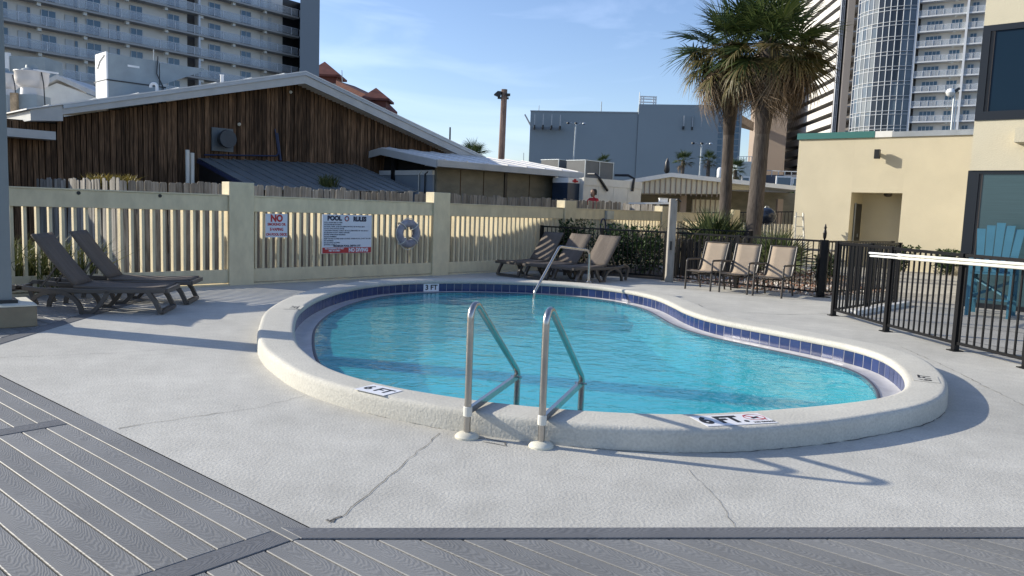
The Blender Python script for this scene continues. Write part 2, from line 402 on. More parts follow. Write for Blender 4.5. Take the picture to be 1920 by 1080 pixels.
def rail_glass():
    m, nt, b = newmat("pale gallery glass"); L = nt.links.new
    b.inputs['Base Color'].default_value = (.66,.67,.68,1); b.inputs['Roughness'].default_value = .2
    tr = N(nt, 'ShaderNodeBsdfTransparent'); tr.inputs['Color'].default_value = (.86,.90,.93,1)
    mix = N(nt, 'ShaderNodeMixShader'); mix.inputs[0].default_value = .30
    L(tr.outputs[0], mix.inputs[1]); L(b.outputs[0], mix.inputs[2]); L(mix.outputs[0], nt.nodes['Material Output'].inputs['Surface'])
    return m
MT = dict(
 concrete=concrete_mat("knockdown concrete", (.505,.489,.440), .19, .5),
 coping=concrete_mat("painted coping", (.555,.532,.465), .13, .5),
 patio=concrete_mat("patio concrete", (.40,.385,.35), .2, .2),
 ground=M("ground sand and asphalt", (.16,.155,.14), .95, var=.3, vs=.3, bump=.3, bs=20),
 board=board_mat("composite board", (.182,.180,.172), (.262,.258,.247)),
 border=board_mat("darker composite border", (.115,.115,.116), (.17,.17,.172)),
 underdeck=plain("dark void under the boards", (.012,.012,.012), .9),
 crack=plain("crack dirt", (.13,.125,.115), .9),
 tile=M("cobalt pool tile", (.017,.031,.100), .16, var=.35, vs=1.2, rnd=.16, col2=(.027,.046,.14)),
 grout=M("pale grout", (.30,.30,.33), .8),
 ledge=M("gutter plaster", (.50,.49,.50), .35, var=.14, vs=5, bump=.1, bs=40),
 lip=plain("dark waterline grime", (.05,.055,.075), .5),
 basin=M("aqua pool paint", (.055,.58,.68), .8, var=.12, vs=.7),
 water=water_mat(),
 steel=M("brushed stainless", (.45,.43,.40), .27, 1.0, var=.12, vs=6),
 cream=M("cream escutcheon plastic", (.68,.64,.52), .5),
 yfence=M("cream painted timber", (.63,.545,.365), .62, var=.13, vs=4.5, rnd=.07, bump=.15, bs=30, stretch=(1,1,.5)),
 shadedpicket=wood_mat("old picket with shade in its colour", (.02,.019,.018), (.055,.052,.048), (.12,.115,.108)),  # picket wood darkened for the shade the low fence stands in
 picket=wood_mat("weathered grey picket", (.13,.115,.095), (.26,.24,.21), (.36,.34,.31)),
 brown=wood_mat("brown stained siding", (.036,.021,.012), (.108,.064,.036), (.225,.132,.075), rnd=.45),
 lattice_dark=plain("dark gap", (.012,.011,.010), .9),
 fascia=M("grey white fascia paint", (.46,.46,.44), .6, var=.1, vs=2, stretch=(1,1,1)),
 metalroof=M("ribbed galvanised roof", (.205,.225,.23), .42, .35, var=.15, vs=1.5),
 whiteroof=M("white metal roof", (.72,.70,.67), .5, var=.1, vs=1.2),
 shedblue=M("pale blue shed panel", (.27,.31,.35), .6, var=.06, vs=1),
 stained=M("mildewed tan wall", (.225,.20,.145), .85, var=.28, vs=1.1, stretch=(1,1,2.2)),
 white=M("white paint", (.76,.76,.74), .45, var=.05),
 offwhite=M("off white panel", (.66,.64,.57), .6, var=.07),
 ribcream=M("cream ribbed metal", (.60,.56,.45), .5, var=.06, vs=1),
 galv=M("galvanised sheet", (.42,.45,.46), .45, .5, var=.15, vs=3),
 duct=M("grey green sheet metal", (.27,.31,.32), .5, .2, var=.12, vs=2),
 alum=M("spun aluminium", (.60,.575,.545), .45, .25, var=.05, vs=2.5),
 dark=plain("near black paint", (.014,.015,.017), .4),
 blackmetal=M("black powder coat", (.006,.006,.007), .42, var=.2, spec=.25),
 resin=M("taupe brown resin", (.088,.075,.064), .45, var=.12),
 sling=M("woven brown sling", (.125,.100,.080), .8, var=.18, vs=2, bump=.5, bs=160, stretch=(1,6,1)),
 tan=M("tan mesh sling", (.335,.265,.195), .8, var=.07, vs=4, bump=.3, bs=200),
 bronze=M("bronze tube", (.045,.037,.031), .45, .0, var=.1),
 blue=M("turquoise poly lumber", (.036,.135,.195), .5, var=.08, bump=.1, bs=80),
 ybuild=M("pale yellow stucco", (.585,.525,.385), .85, var=.055, vs=.9, bump=.25, bs=45),
 tealcap=plain("teal metal cap", (.035,.155,.145), .5),
 greycap=M("grey metal cap", (.36,.39,.42), .4, .3, var=.1),
 frame=plain("black window frame", (.010,.012,.016), .35),
 glass=plain("dark navy glass", (.010,.024,.042), .06, 0, .12),
 doorglass=M("blinds behind green glass", (.045,.085,.098), .15, var=.1, vs=6, stretch=(.2,.2,9)),
 signwhite=M("sign white", (.62,.66,.74), .4, var=.03),
 signred=plain("sign red", (.42,.025,.03), .45),
 signnavy=plain("sign navy", (.012,.022,.06), .5),
 black=plain("black lettering", (.012,.012,.014), .6),
 tilewhite=M("white marker tile", (.78,.78,.80), .35, var=.04),
 ring=M("weathered grey life ring", (.27,.26,.30), .75, var=.35, vs=9),
 rope=plain("pale rope", (.62,.60,.54), .9),
 gravel=M("mixed beach stone", (.30,.24,.19), .9, var=.3, vs=9),
 stone=M("pebble", (.52,.44,.37), .85, var=.3, vs=2, rnd=.3),
 soil=M("dark mulch", (.06,.05,.04), .95, var=.3, vs=8),
 leaf=leaf_mat("dark shrub leaf", (.018,.035,.014), (.06,.105,.035)),
 grass=leaf_mat("long grass blade", (.05,.07,.02), (.16,.17,.06)),
 drygrass=leaf_mat("yellow weeds", (.16,.12,.02), (.30,.23,.05)),
 frond=leaf_mat("sabal green", (.022,.046,.013), (.088,.115,.035), .42, .2),
 frondtip=leaf_mat("sabal yellowing", (.060,.068,.022), (.165,.125,.055), .5, .2),
 deadfrond=leaf_mat("dead brown frond", (.095,.066,.042), (.33,.25,.17), .8, .15),
 saw=leaf_mat("saw palmetto", (.025,.05,.016), (.16,.19,.085), .45, .15),
 trunk=wood_mat("palm trunk bark", (.05,.04,.034), (.105,.088,.076), (.165,.142,.122), 3.0, .1, .95, .8),
 trunkdark=wood_mat("shaggy boot bark", (.034,.027,.023), (.074,.060,.051), (.125,.104,.088), 3.0, .1, .95, .8),
 pole=wood_mat("brown utility pole", (.08,.055,.045), (.15,.105,.085), (.22,.16,.13)),
 condowall=M("condo stucco", (.72,.68,.62), .9, var=.04, vs=.2),
 condoslab=M("condo slab", (.40,.39,.37), .9, var=.05, vs=.3),
 condorail=rail_glass(),
 condowin=plain("condo window glass", (.05,.11,.17), .12, 0, .6),
 condowhite=plain("condo white trim", (.62,.64,.66), .5),
 condodoor=plain("condo door", (.50,.51,.51), .5),
 greybox=M("grey concrete hall", (.255,.30,.325), .9, var=.05, vs=.06),
 brownslab=M("brown tower stucco", (.30,.235,.185), .9, var=.04, vs=.1),
 taupeslab=M("taupe fin wall", (.135,.125,.122), .9, var=.04, vs=.1),
 garage=M("garage parapet", (.62,.60,.56), .85, var=.05, vs=.1),
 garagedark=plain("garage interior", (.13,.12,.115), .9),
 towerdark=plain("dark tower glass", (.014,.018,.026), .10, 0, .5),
 towerreflect=M("tower glass with pale painted reflection", (.17,.19,.20), .10, var=.2, vs=.3, rnd=.2),  # paler base imitates sky reflected in the left columns
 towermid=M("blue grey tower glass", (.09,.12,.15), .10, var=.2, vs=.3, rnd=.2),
 mullion=plain("white mullion", (.52,.54,.56), .5),
 redroof=M("red tile roof", (.175,.058,.042), .8, var=.2, vs=1),
 cream_tower=M("cream tower wall", (.50,.46,.41), .85),
 skin=M("skin", (.30,.17,.115), .55), hair=plain("black hair", (.012,.01,.01), .7),
 redshirt=M("red shirt", (.45,.02,.025), .8), bluehose=plain("blue hose", (.018,.028,.075), .5),
 charcoal=M("charcoal enamel lid", (.015,.022,.04), .25),
 greywood=wood_mat("grey table wood", (.10,.09,.08), (.19,.18,.165), (.27,.255,.235)),
 postgrey=M("grey green painted post", (.215,.235,.235), .7, var=.07, vs=2),
 boxtan=M("tan plinth", (.27,.22,.145), .8, var=.14, vs=4, bump=.2),
 globe=plain("white lamp globe", (.75,.75,.72), .4),
)

# ------------------------------------------------------------------ plan shapes
def clip(poly, a, b, c):
    """keep a*x+b*y<=c"""
    out = []
    for i in range(len(poly)):
        p, q = poly[i-1], poly[i]
        dp, dq = a*p[0]+b*p[1]-c, a*q[0]+b*q[1]-c
        if (dp <= 0) != (dq <= 0):
            t = dp/(dp-dq); out.append((p[0]+(q[0]-p[0])*t, p[1]+(q[1]-p[1])*t))
        if dq <= 0: out.append(q)
    return out
def spline(pts, per=10):
    n = len(pts); out = []
    for i in range(n):
        p0, p1, p2, p3 = (Vector(pts[(i+k-1) % n]) for k in range(4))
        for j in range(per):
            t = j/per
            out.append(.5*((2*p1)+(p2-p0)*t+(2*p0-5*p1+4*p2-p3)*t*t+(3*p1-p0-3*p2+p3)*t**3))
    return out
def resample(P, n):
    m = len(P); L = [0.0]
    for i in range(m): L.append(L[-1]+(P[(i+1) % m]-P[i]).length)
    out = []; k = 0
    for i in range(n):
        d = L[-1]*i/n
        while L[k+1] < d: k += 1
        t = (d-L[k])/(L[k+1]-L[k]); out.append(P[k].lerp(P[(k+1) % m], t))
    return out, L[-1]
def smooth(P, it):
    for _ in range(it): P = [(P[i-1]+P[i]*2+P[(i+1) % len(P)])/4 for i in range(len(P))]
    return P
_ctrl = [(-.34,5.70),(.08,5.56),(.49,5.48),(.95,5.45),(1.40,5.50),(1.99,5.70),(2.55,5.94),(3.05,6.22),(3.42,6.56),(3.70,7.05),(3.92,7.65),(4.03,8.30),(3.93,8.86),
         (3.62,9.42),(3.22,10.05),(2.83,10.75),(2.65,11.55),(2.60,12.4),(2.50,13.3),(2.16,14.15),(1.50,14.82),(.60,15.10),(-.50,15.08),(-1.30,14.85),(-1.95,14.45),
         (-2.48,13.75),(-2.80,12.7),(-2.90,11.4),(-2.80,10.1),(-2.55,8.95),(-2.22,7.85),(-1.90,7.15),(-1.52,6.52),(-.96,6.02)]
NP = 192
POOL, PLEN = resample(smooth(spline([(a,b,0) for a,b in _ctrl]), 6), NP)
POOLN = []
for i in range(NP):
    t = (POOL[(i+1) % NP]-POOL[i-1]).normalized(); POOLN.append(Vector((t.y, -t.x, 0)))
def off(d, z): return [POOL[i]+POOLN[i]*d+Vector((0,0,z)) for i in range(NP)]
_wk = [((-2.33,7.26),.335),((-1.91,6.59),.285),((-1.64,6.25),.275),((-1.08,5.77),.275),((-.49,5.43),.30),((-.29,5.31),.31),((.21,5.15),.345),((.5,5.08),.39),((.9,5.06),.40),((1.49,5.1),.41),((2.23,5.35),.405),((3.01,5.84),.32),((3.64,6.39),.29),((4.15,7.0),.34),((4.3,8.5),.40),((3,11),.40),((2.5,14.5),.40),((0,15.5),.40),((-2.8,14.3),.40),((-3.3,12),.41),((-3.1,10),.40),((-2.7,8.5),.37)]
CW = []
for p in POOL:
    q = [(1/(((p.x-a[0])**2+(p.y-a[1])**2)**1.6+.002), w_) for a, w_ in _wk]
    CW.append(sum(a*b for a, b in q)/sum(a for a, b in q))
for _ in range(6): CW = [(CW[i-1]+2*CW[i]+CW[(i+1) % NP])/4 for i in range(NP)]
def offw(d, z): return [POOL[i]+POOLN[i]*(CW[i]+d)+Vector((0,0,z)) for i in range(NP)]
def sweep(mb, prof):
    n = NP; b = []
    for d, z in prof: b += (offw(d-10, z) if d > 5 else off(d, z))
    fs = []
    for j in range(len(prof)-1):
        for i in range(n):
            fs.append((j*n+i, j*n+(i+1) % n, (j+1)*n+(i+1) % n, (j+1)*n+i))
    return mb.add(b, fs)
def filled(loops, z, mat, name):
    bm = bmesh.new(); es = []
    for lp in loops:
        vs = [bm.verts.new((p[0], p[1], z)) for p in lp]
        es += [bm.edges.new((vs[i], vs[(i+1) % len(vs)])) for i in range(len(vs))]
    bmesh.ops.triangle_fill(bm, use_beauty=True, use_dissolve=False, edges=es)
    bmesh.ops.recalc_face_normals(bm, faces=bm.faces)
    for f in bm.faces:
        if f.normal.z < 0: f.normal_flip()
    me = bpy.data.meshes.new(name); bm.to_mesh(me); bm.free(); me.materials.append(mat)
    return link(name, me)

# ------------------------------------------------------------------ ground and paving
hole = [(p.x, p.y) for p in offw(-.03, 0)]
struct(filled([[(-2500,-1500),(2500,-1500),(2500,4000),(-2500,4000)], [(-3.2,4.9),(4.4,4.9),(4.4,15.6),(-3.2,15.6)]], -.045, MT['ground'], 'ground'))
fa, fb = F.p(-1.6,.32), F.p(19,.32)
conc_poly = [(-5.20,7.226),(-.94,3.646),(6.45,4.33),(30,6.5),(30,30),(fb.x,fb.y),(fa.x,fa.y),(-5.68,12.6)]
deckfloor = struct(filled([conc_poly, hole], 0.0, MT['concrete'], 'concrete_deck'))
def crack(pts, wd=.008, z=.0035):
    mb = MB(); P = []
    for i in range(len(pts)-1):
        a, b = Vector((*pts[i],0)), Vector((*pts[i+1],0)); m = max(2, int((b-a).length/.07))
        for k in range(m): P.append(a.lerp(b, k/m)+Vector((R.gauss(0,.008), R.gauss(0,.008), 0)))
    P.append(Vector((*pts[-1],0)))
    vs = []; fs = []
    for i, p in enumerate(P):
        t = (P[min(i+1,len(P)-1)]-P[max(i-1,0)]).normalized(); n = Vector((-t.y,t.x,0)); w_ = wd*(.2+R.random()*.6)*.5
        vs += [p+n*w_+Vector((0,0,z)), p-n*w_+Vector((0,0,z))]
        if i: fs.append((2*i-2, 2*i-1, 2*i+1, 2*i))
    o = part('crack', mb.add(vs, fs), MT['crack'], deckfloor); return o
crack([(-0.47, 5.3),(-0.65, 4.53),(-0.83, 3.77),(-0.87, 3.71)], .009)
crack([(-0.84, 3.8),(-0.86, 3.73),(-0.89, 3.75)], .05)
crack([(-1.65, 6.24),(-1.92, 5.78),(-2.46, 5.34),(-2.65, 5.14)], .010)
crack([(-4.84, 7.23),(-4.19, 7.52),(-3.52, 7.91),(-2.76, 8.39)], .007)
crack([(-0.29, 5.2),(-0.13, 5.22),(0.0, 5.14),(-0.01, 5.06),(-0.16, 5.14)], .018)
_oc = [p for p in offw(.012, 0) if p.x > .35 and p.y < 6.6]
_oc.sort(key=lambda p: p.x)
crack([(p.x, p.y) for p in _oc[::2]], .016)
_oc = sorted([p for p in offw(.01, 0) if -1.3 < p.x < -.2 and p.y < 6.6], key=lambda p: p.x)
crack([(p.x, p.y) for p in _oc[::2]], .007)
crack([(1.2, 3.83),(1.2, 4.28),(1.15, 4.72)], .005)
crack([(3.34, 13.71),(3.26, 12.63),(3.32, 12.2)], .02)
crack([(3.91, 12.74),(4.49, 12.64),(5.44, 13.02)], .025)
crack([(5.02, 9.81),(4.88, 8.46),(4.62, 6.8)], .012)
struct(filled([[(5.50,12.72),(5.72,10.0),(5.98,8.5),(6.62,4.42),(29.9,6.7),(29.9,24),(15,26.2),(9.0,27.5),(7.5,15.05)]], .004, MT['patio'], 'patio'))
mb = MB()
for k in range(9):
    a, b = Vector((5.75+k*.1, 13.0-k*1.0, .0065)), None
for (x0,y0,x1,y1) in [(7.83, 15.91, 10.38, 17.86),(9.52, 19.13, 11.15, 19.2),(6.46, 12.53, 7.68, 11.46),(11.36, 22.57, 11.42, 20.66),(6.05, 11.09, 6.55, 9.74)]:
    a, b = Vector((x0,y0,.0065)), Vector((x1,y1,.0065)); t = (b-a).normalized(); n = Vector((-t.y,t.x,0))*.012
    mb.quad(a-n, b-n, b+n, a+n)
struct(part('paving_joints', mb, MT['crack']))

# composite deck
SB = Vector((math.cos(rad(-40)), math.sin(rad(-40)), 0)); WB = Vector((math.sin(rad(40)), math.cos(rad(40)), 0))
under = struct(filled([[(-14,-4),(8,-4),(8,4.48),(-.872,3.648),(-5.20,7.235),(-5.68,12.6),(fa.x,fa.y),(-14,4)]], -.034, MT['underdeck'], 'timber_deck'))
def board(poly, along, name='deck_board', mat='board', top=.004):
    if len(poly) < 3: return
    cx = sum(p[0] for p in poly)/len(poly); cy = sum(p[1] for p in poly)/len(poly)
    c, s_ = math.cos(along), math.sin(along)
    loc = [((x-cx)*c+(y-cy)*s_, -(x-cx)*s_+(y-cy)*c) for x, y in poly]
    ar = abs(sum(loc[i-1][0]*loc[i][1]-loc[i][0]*loc[i-1][1] for i in range(len(loc))))/2
    if ar < .004: return
    mb = MB().prism(loc, -.024, 0)
    o = link(name, mb.mesh(name, MT[mat]), under, (cx,cy,top), (R.gauss(0,.0015),0,along)); bevel(o, .0035)
    return o
def strip(s0, s1, w0, w1):
    return [tuple((SB*s+WB*w)[:2]) for s, w in ((s0,w0),(s1,w0),(s1,w1),(s0,w1))]
A_ = rad(-40); PITCH = .1435; BW = .1435-.0075
bx = lambda q: clip(q, -.0893, 1, 3.60)        # under the border board
def reg(s0, s1, w0, bord=False, maxx=None):
    q = strip(s0, s1, w0, w0+BW)
    if bord: q = clip(q, -.0893, 1, 3.588)
    if maxx: q = clip(q, 1, 0, maxx)
    board(q, A_)
for k in range(-12, 7):
    w0 = 1.035+PITCH*k
    reg(-5.648, -3.162, w0); 
    if k > -6: reg(-9.4, -5.806, w0)
board(strip(-9.4, -3.0, 2.0395, 2.0395+BW+.004), A_)
for k in range(-14, 46):
    reg(-2.998, 5.0, 1.035+PITCH*k, True, 6.3)
    # boards left of the strip along the concrete, by the post
for k in range(8, 34):
    q = clip(clip(strip(-13, 0, 1.035+PITCH*k, 1.035+PITCH*k+BW), 1, .077, -4.845), -F.U.y, F.U.x, 13.348)
    board(q, A_)
# darker border and breaker boards
board([(-1.09,3.632),(-.955,3.517),(6.3,4.165),(6.3,4.303),(-.87,3.645)], rad(5.1), 'border_board', 'border', .006)
board(strip(-3.155, -3.005, -.9, 2.032), rad(50), 'border_board', 'border', .006)
board(strip(-5.80, -5.655, -.9, 2.032), rad(50), 'border_board', 'border', .006)
board([(-5.21,7.24),(-5.395,7.40),(-5.83,13.2),(-5.66,13.2)], rad(94), 'border_board', 'border', .006)

# ------------------------------------------------------------------ the pool
pool = thing('swimming_pool', 'kidney shaped pool with raised cream coping and a band of cobalt tile', 'pool', (.6,10,0))
cop = part('coping', sweep(MB(), [(.03,.085),(-.012,.088),(-.026,.105),(-.026,.130),(-.012,.150),(.010,.159),(.028,.1605),(9.945,.161),(9.965,.1605),(9.985,.153),(9.996,.138),(10.002,.11),(10.006,-.02)]), MT['coping'], pool, True)
part('grout_wall', sweep(MB(), [(.035,.09),(.0005,.09),(.0005,-.062)]), MT['grout'], pool)
nt_ = int(PLEN/.156); TP, _ = resample(POOL, nt_)
tm = MB().box(-.0725,.0725,-.006,.002,-.0735,.0735).mesh('tile', MT['tile'])
MARK = Vector(((-1.46, 14.86)[0], (-1.46, 14.86)[1], 0))
mk = min(range(nt_), key=lambda i: (TP[i]-MARK).length)
for i in range(nt_):
    p, q = TP[i], TP[(i+1) % nt_]; mid = (p+q)/2; t = (q-p).normalized()
    if i in (mk, (mk+1) % nt_): continue
    o = link('tile', tm, pool, (mid.x+R.gauss(0,.0006), mid.y, .0145), (0,0,math.atan2(t.y,t.x)))
part('gutter', sweep(MB(), [(.006,-.060),(-.02,-.072),(-.12,-.078),(-.215,-.060)]), MT['ledge'], pool, True)
part('gutter_lip', sweep(MB(), [(-.215,-.060),(-.222,-.052),(-.240,-.052),(-.248,-.060),(-.25,-.14)]), MT['lip'], pool)
basin = MB()
def floor_z(p): return -(.42+max(0, min(1, (14.6-p.y)/8.4))*.34)
wl = off(-.25,-.10); n = NP; cen = Vector((.55,9.6,0))
r1 = [Vector((p.x,p.y,floor_z(p)+.15)) for p in off(-.27,0)]
r2 = [Vector((p.x,p.y,floor_z(p))) for p in [q.lerp(cen,.06) for q in off(-.3,0)]]
r3 = [Vector((q.x,q.y,floor_z(q))) for q in [p.lerp(cen,.5) for p in off(-.3,0)]]
vs = wl+r1+r2+r3+[Vector((cen.x,cen.y,floor_z(cen)))]
fs = [(j*n+i, (j+1)*n+i, (j+1)*n+(i+1) % n, j*n+(i+1) % n) for j in range(3) for i in range(n)]
fs += [(3*n+i, 4*n, 3*n+(i+1) % n) for i in range(n)]
part('basin', basin.add(vs, fs), MT['basin'], pool, True)
for k, (rr_, zt) in enumerate(((.95,-.24),(1.30,-.34))):
    c = Vector((1.55,14.55,0)); a0 = rad(190); pl = [(c.x+rr_*math.cos(a0+rad(110)*i/14), c.y+rr_*math.sin(a0+rad(110)*i/14)) for i in range(15)]+[(c.x+.2,c.y+.35)]
    part('step', MB().prism(pl, -1.2, zt), MT['basin'], pool)
wb = filled([[(p.x,p.y) for p in off(-.244,0)]], -.060, MT['water'], 'pool_water')
struct(wb)

def text_mesh(txt, size, mat, bold=0.0, sx=1.0, align='CENTER', name='lettering', depth=.0008):
    cu = bpy.data.curves.new(name, 'FONT'); cu.body = txt; cu.size = size; cu.align_x = align; cu.align_y = 'CENTER'
    cu.offset = bold; cu.extrude = depth; cu.resolution_u = 3; cu.space_line = 1.0
    o = bpy.data.objects.new(name, cu); COL.objects.link(o)
    dg = bpy.context.evaluated_depsgraph_get(); me = bpy.data.meshes.new_from_object(o.evaluated_get(dg))
    bpy.data.objects.remove(o); bpy.data.curves.remove(cu)
    me.name = name; me.materials.clear(); me.materials.append(mat)
    if sx != 1.0:
        for v in me.vertices: v.co.x *= sx
    return me
def put_text(txt, size, mat, parent, mat4, **kw):
    me = text_mesh(txt, size, mat, **kw); me.transform(mat4)
    o = link('lettering', me, parent); return o
def basis(o, x, y):
    x, y = Vector(x).normalized(), Vector(y).normalized(); z = x.cross(y)
    m = Matrix((x, y, z)).transposed().to_4x4(); m.translation = Vector(o); return m
# depth markers on the coping: white plates with black lettering, read from outside the pool
def marker(pt, txt, wd, ht, sz, flip=False, diving=False, mat='tilewhite'):
    p = Vector((*pt,0)); i = min(range(NP), key=lambda k: (POOL[k]-p).length)
    nrm = POOLN[i]; yd = -nrm; xd = Vector((yd.y,-yd.x,0))
    if flip: xd, yd = -xd, -yd
    o_ = p+Vector((0,0,.163))
    mb = MB().para(o_-xd*wd/2-yd*ht/2, xd*wd, yd*ht, (0,0,.002))
    pl = part('depth_marker', mb, MT[mat], pool)
    B_ = basis(o_+Vector((0,0,.003)), xd, yd)
    if diving:
        put_text(txt, sz, MT['black'], pl, B_ @ Matrix.Translation((-wd*.155,0,0)), bold=.009, sx=.80)
        c = MB().xf(Matrix.Identity(4)); pts = [(wd*.335+ht*.31*math.cos(a), ht*.12+ht*.28*math.sin(a), 0) for a in [2*math.pi*k/24 for k in range(24)]]
        c.tube(pts, .0045, 5, True, .2); c.bar([(wd*.335-ht*.25, ht*.09+ht*.24,.0), (wd*.335+ht*.25, ht*.09-ht*.24,.0)], .012, .002)
        part('no_diving_symbol', c.xf(B_), MT['signred'], pl)
        d = MB().bar([(wd*.335-ht*.14, ht*.02,.001),(wd*.335+ht*.12, ht*.14,.001)], .02, .002)
        part('diver_figure', d.xf(B_), MT['black'], pl)
        put_text("NO DIVING", .032, MT['black'], pl, B_ @ Matrix.Translation((wd*.345,-ht*.36,0)), bold=.0015)
    else:
        put_text(txt, sz, MT['black'], pl, B_, bold=.003, sx=.95)
marker((-1.0, 5.84), "6 FT", .31, .21, .15)
marker((1.6, 5.35), "6 FT.", .56, .25, .215, diving=True)
marker((3.86, 7.06), "6 FT", .34, .22, .15, mat='coping')
marker((-2.9, 10.24), "3 FT", .36, .22, .15, mat='coping')
p = (TP[mk]+TP[(mk+2) % nt_])/2; i = min(range(NP), key=lambda k: (POOL[k]-p).length); yi = -POOLN[i]; xi = Vector((-yi.y, yi.x, 0))
pl = part('depth_marker', MB().para(p-xi*.155+Vector((0,0,-.059))+yi*.004, xi*.31, -yi*.012, (0,0,.147)), MT['tilewhite'], pool)
put_text("3 FT", .135, MT['black'], pl, basis(p+yi*.009+Vector((0,0,.0145)), xi, (0,0,1)), bold=.003)
pl = part('depth_marker', MB().para((2.77, 13.15, -0.045), (.12,-.09,0), (.012,.015,0), (0,0,.13)), MT['tilewhite'], pool)

# ladder rails and grab rail
lad = thing('pool_ladder', 'stainless steel ladder rails with round cream base flanges at the near pool edge', 'pool ladder', (-.04,5.22,0))
LU = Vector((math.cos(rad(70)), math.sin(rad(70)), 0))
def arc_path(pts, rads, seg=8):
    out = [Vector(pts[0])]
    for i in range(1, len(pts)-1):
        p, a, b = Vector(pts[i]), Vector(pts[i-1]), Vector(pts[i+1]); r_ = rads[i-1]
        d1, d2 = (a-p).normalized(), (b-p).normalized(); ang = d1.angle(d2); t = r_/math.tan(ang/2)
        s0, s1 = p+d1*t, p+d2*t
        cdir = (d1+d2).normalized(); c = p+cdir*(r_/math.sin(ang/2))
        v0, v1 = s0-c, s1-c; tot = v0.angle(v1)
        ax = v0.cross(v1).normalized()
        for k in range(seg+1): out.append(c+Matrix.Rotation(tot*k/seg, 3, ax) @ v0)
    out.append(Vector(pts[-1])); return out
for b in ((-.275,5.235),(.235,5.085)):
    b = Vector((*b,0)); P = lambda u, z: b+LU*u+Vector((0,0,z))
    rail = part('rail', MB().tube(arc_path([P(0,.0),P(0.0,1.0),P(1.02,.27),P(.985,-.75)], [.085,.12]), .0245, 14), MT['steel'], lad, True)
    part('brace', MB().bar([P(.02,.185),P(.995,.235)], .030, .045), MT['steel'], rail)
    part('brace_collar', MB().lathe([(.026,0),(.031,.004),(.031,.066),(.026,.07)], 14, tuple(P(0,.15))), MT['offwhite'], rail)
    part('bolt', MB().tube([P(.985,.235)+Vector((-.045,.02,0)), P(.985,.235)+Vector((.045,-.02,0))], .009, 8), MT['steel'], rail)
    part('flange', MB().lathe([(.085,0),(.085,.012),(.070,.028),(.04,.036),(.027,.04)], 20, tuple(P(0,0))), MT['cream'], rail, True)
for z in (-.25,-.5):
    a = Vector((-.275,5.235,z))+LU*.985; c = Vector((.235,5.085,z))+LU*.985
    part('tread', MB().bar([a,c], .09, .03), MT['steel'], lad)
gb = Vector((1.53,15.42,0)); GU = Vector((math.cos(rad(-132)), math.sin(rad(-132)), 0)); P = lambda u, z: gb+GU*u+Vector((0,0,z))
gr_ = thing('grab_rail', 'bent stainless grab rail over the far pool steps in front of the loungers', 'handrail', tuple(gb+Vector((0,0,.16))))
part('tube', MB().tube(arc_path([P(0,.15),P(0.02,.80),P(.98,.89),P(1.66,.06),P(1.70,-.6)], [.12,.10,.10]), .026, 12), MT['steel'], gr_, True)
part('flange', MB().lathe([(.06,0),(.06,.012),(.025,.03)], 16, tuple(P(0,.16))), MT['steel'], gr_, True)

# ------------------------------------------------------------------ cream fence
fence = thing('slat_fence', 'cream painted fence of upright slats between square posts behind the pool', 'fence', tuple(F.p(4,.1)))
PU = [-4.78, 0.0, 4.78, 9.30, 13.95, 18.4]; PW = .48
for i, u in enumerate(PU):
    z1 = 1.87 if i < 3 else (1.83 if i == 3 else 1.80)
    mb = MB(); F.box(mb, u, u+PW, 0, .30, -.02, z1); bevel(part('post', mb, MT['yfence'], fence), .008)
sl = MB(); sl.para(F.U*-.0225+F.V*-.05, F.U*.045, F.V*.10, (0,0,1.16)); slm = sl.mesh('slat', MT['yfence'])
for i in range(len(PU)-1):
    a, b = PU[i]+PW, PU[i+1]
    for nm, z0, z1, v0, v1 in (('top_rail',1.345,1.615,.045,.085),('bottom_rail',.045,.29,.045,.085)):
        mb = MB(); F.box(mb, a-.03 if i != 1 else a, b+.0, v0, v1, z0, z1); bevel(part(nm, mb, MT['yfence'], fence), .005)
    mb = MB(); F.box(mb, a, b, .03, .26, 1.615, 1.64); bevel(part('cap_board', mb, MT['yfence'], fence), .004)
    mb = MB(); F.box(mb, a, b, .02, .24, -.02, .028); part('base_curb', mb, MT['yfence'], fence)
    m = int((b-a)/(.166 if i < 1 else .151)); st = (b-a)/m
    for k in range(m):
        p = F.p(a+st*(k+.5), .137, .27); link('slat', slm, fence, p, (0,0,R.gauss(0,.03)))
for u in (-4.0,-2.45,-1.2):
    mb = MB(); mb.tube([F.p(u,.05,1.575), F.p(u,.035,1.575)], .03, 10); part('plug', mb, MT['black'], fence)

# ------------------------------------------------------------------ weathered picket fence behind it
pf = thing('picket_fence', 'weathered grey dog-eared picket fence behind the cream fence', 'fence', tuple(F.p(4,2.1)))
def picket_mesh(wd, h):
    e = wd*.19; th = .018
    poly = [(-wd/2,0,0),(wd/2,0,0),(wd/2,0,h-e),(wd/2-e,0,h),(-wd/2+e,0,h),(-wd/2,0,h-e)]
    return MB().extrude(poly, (0,th,0)).mesh('picket', MT['picket'])
pms = [picket_mesh(.138, 1.83), picket_mesh(.14, 1.85), picket_mesh(.136, 1.81)]
PV = 2.1; C0 = -1.117; C1 = 14.76
def picket_run(p0, d, length, up=0.0):
    ang = math.atan2(d.y, d.x); m = int(length/.146)
    for k in range(m):
        q = p0+d*(.146*(k+.5))
        link('picket', R.choice(pms), pf, (q.x, q.y, R.gauss(0,.010)+.025+up*k/m), (R.gauss(0,.012), R.gauss(0,.006), ang+R.gauss(0,.02)))
picket_run(F.p(C0,PV), F.U, C1-C0, .06)
picket_run(F.p(C1+.03,PV+.03), -F.V, 1.6)
picket_run(F.p(C0,PV+.05), F.V, 5.4)
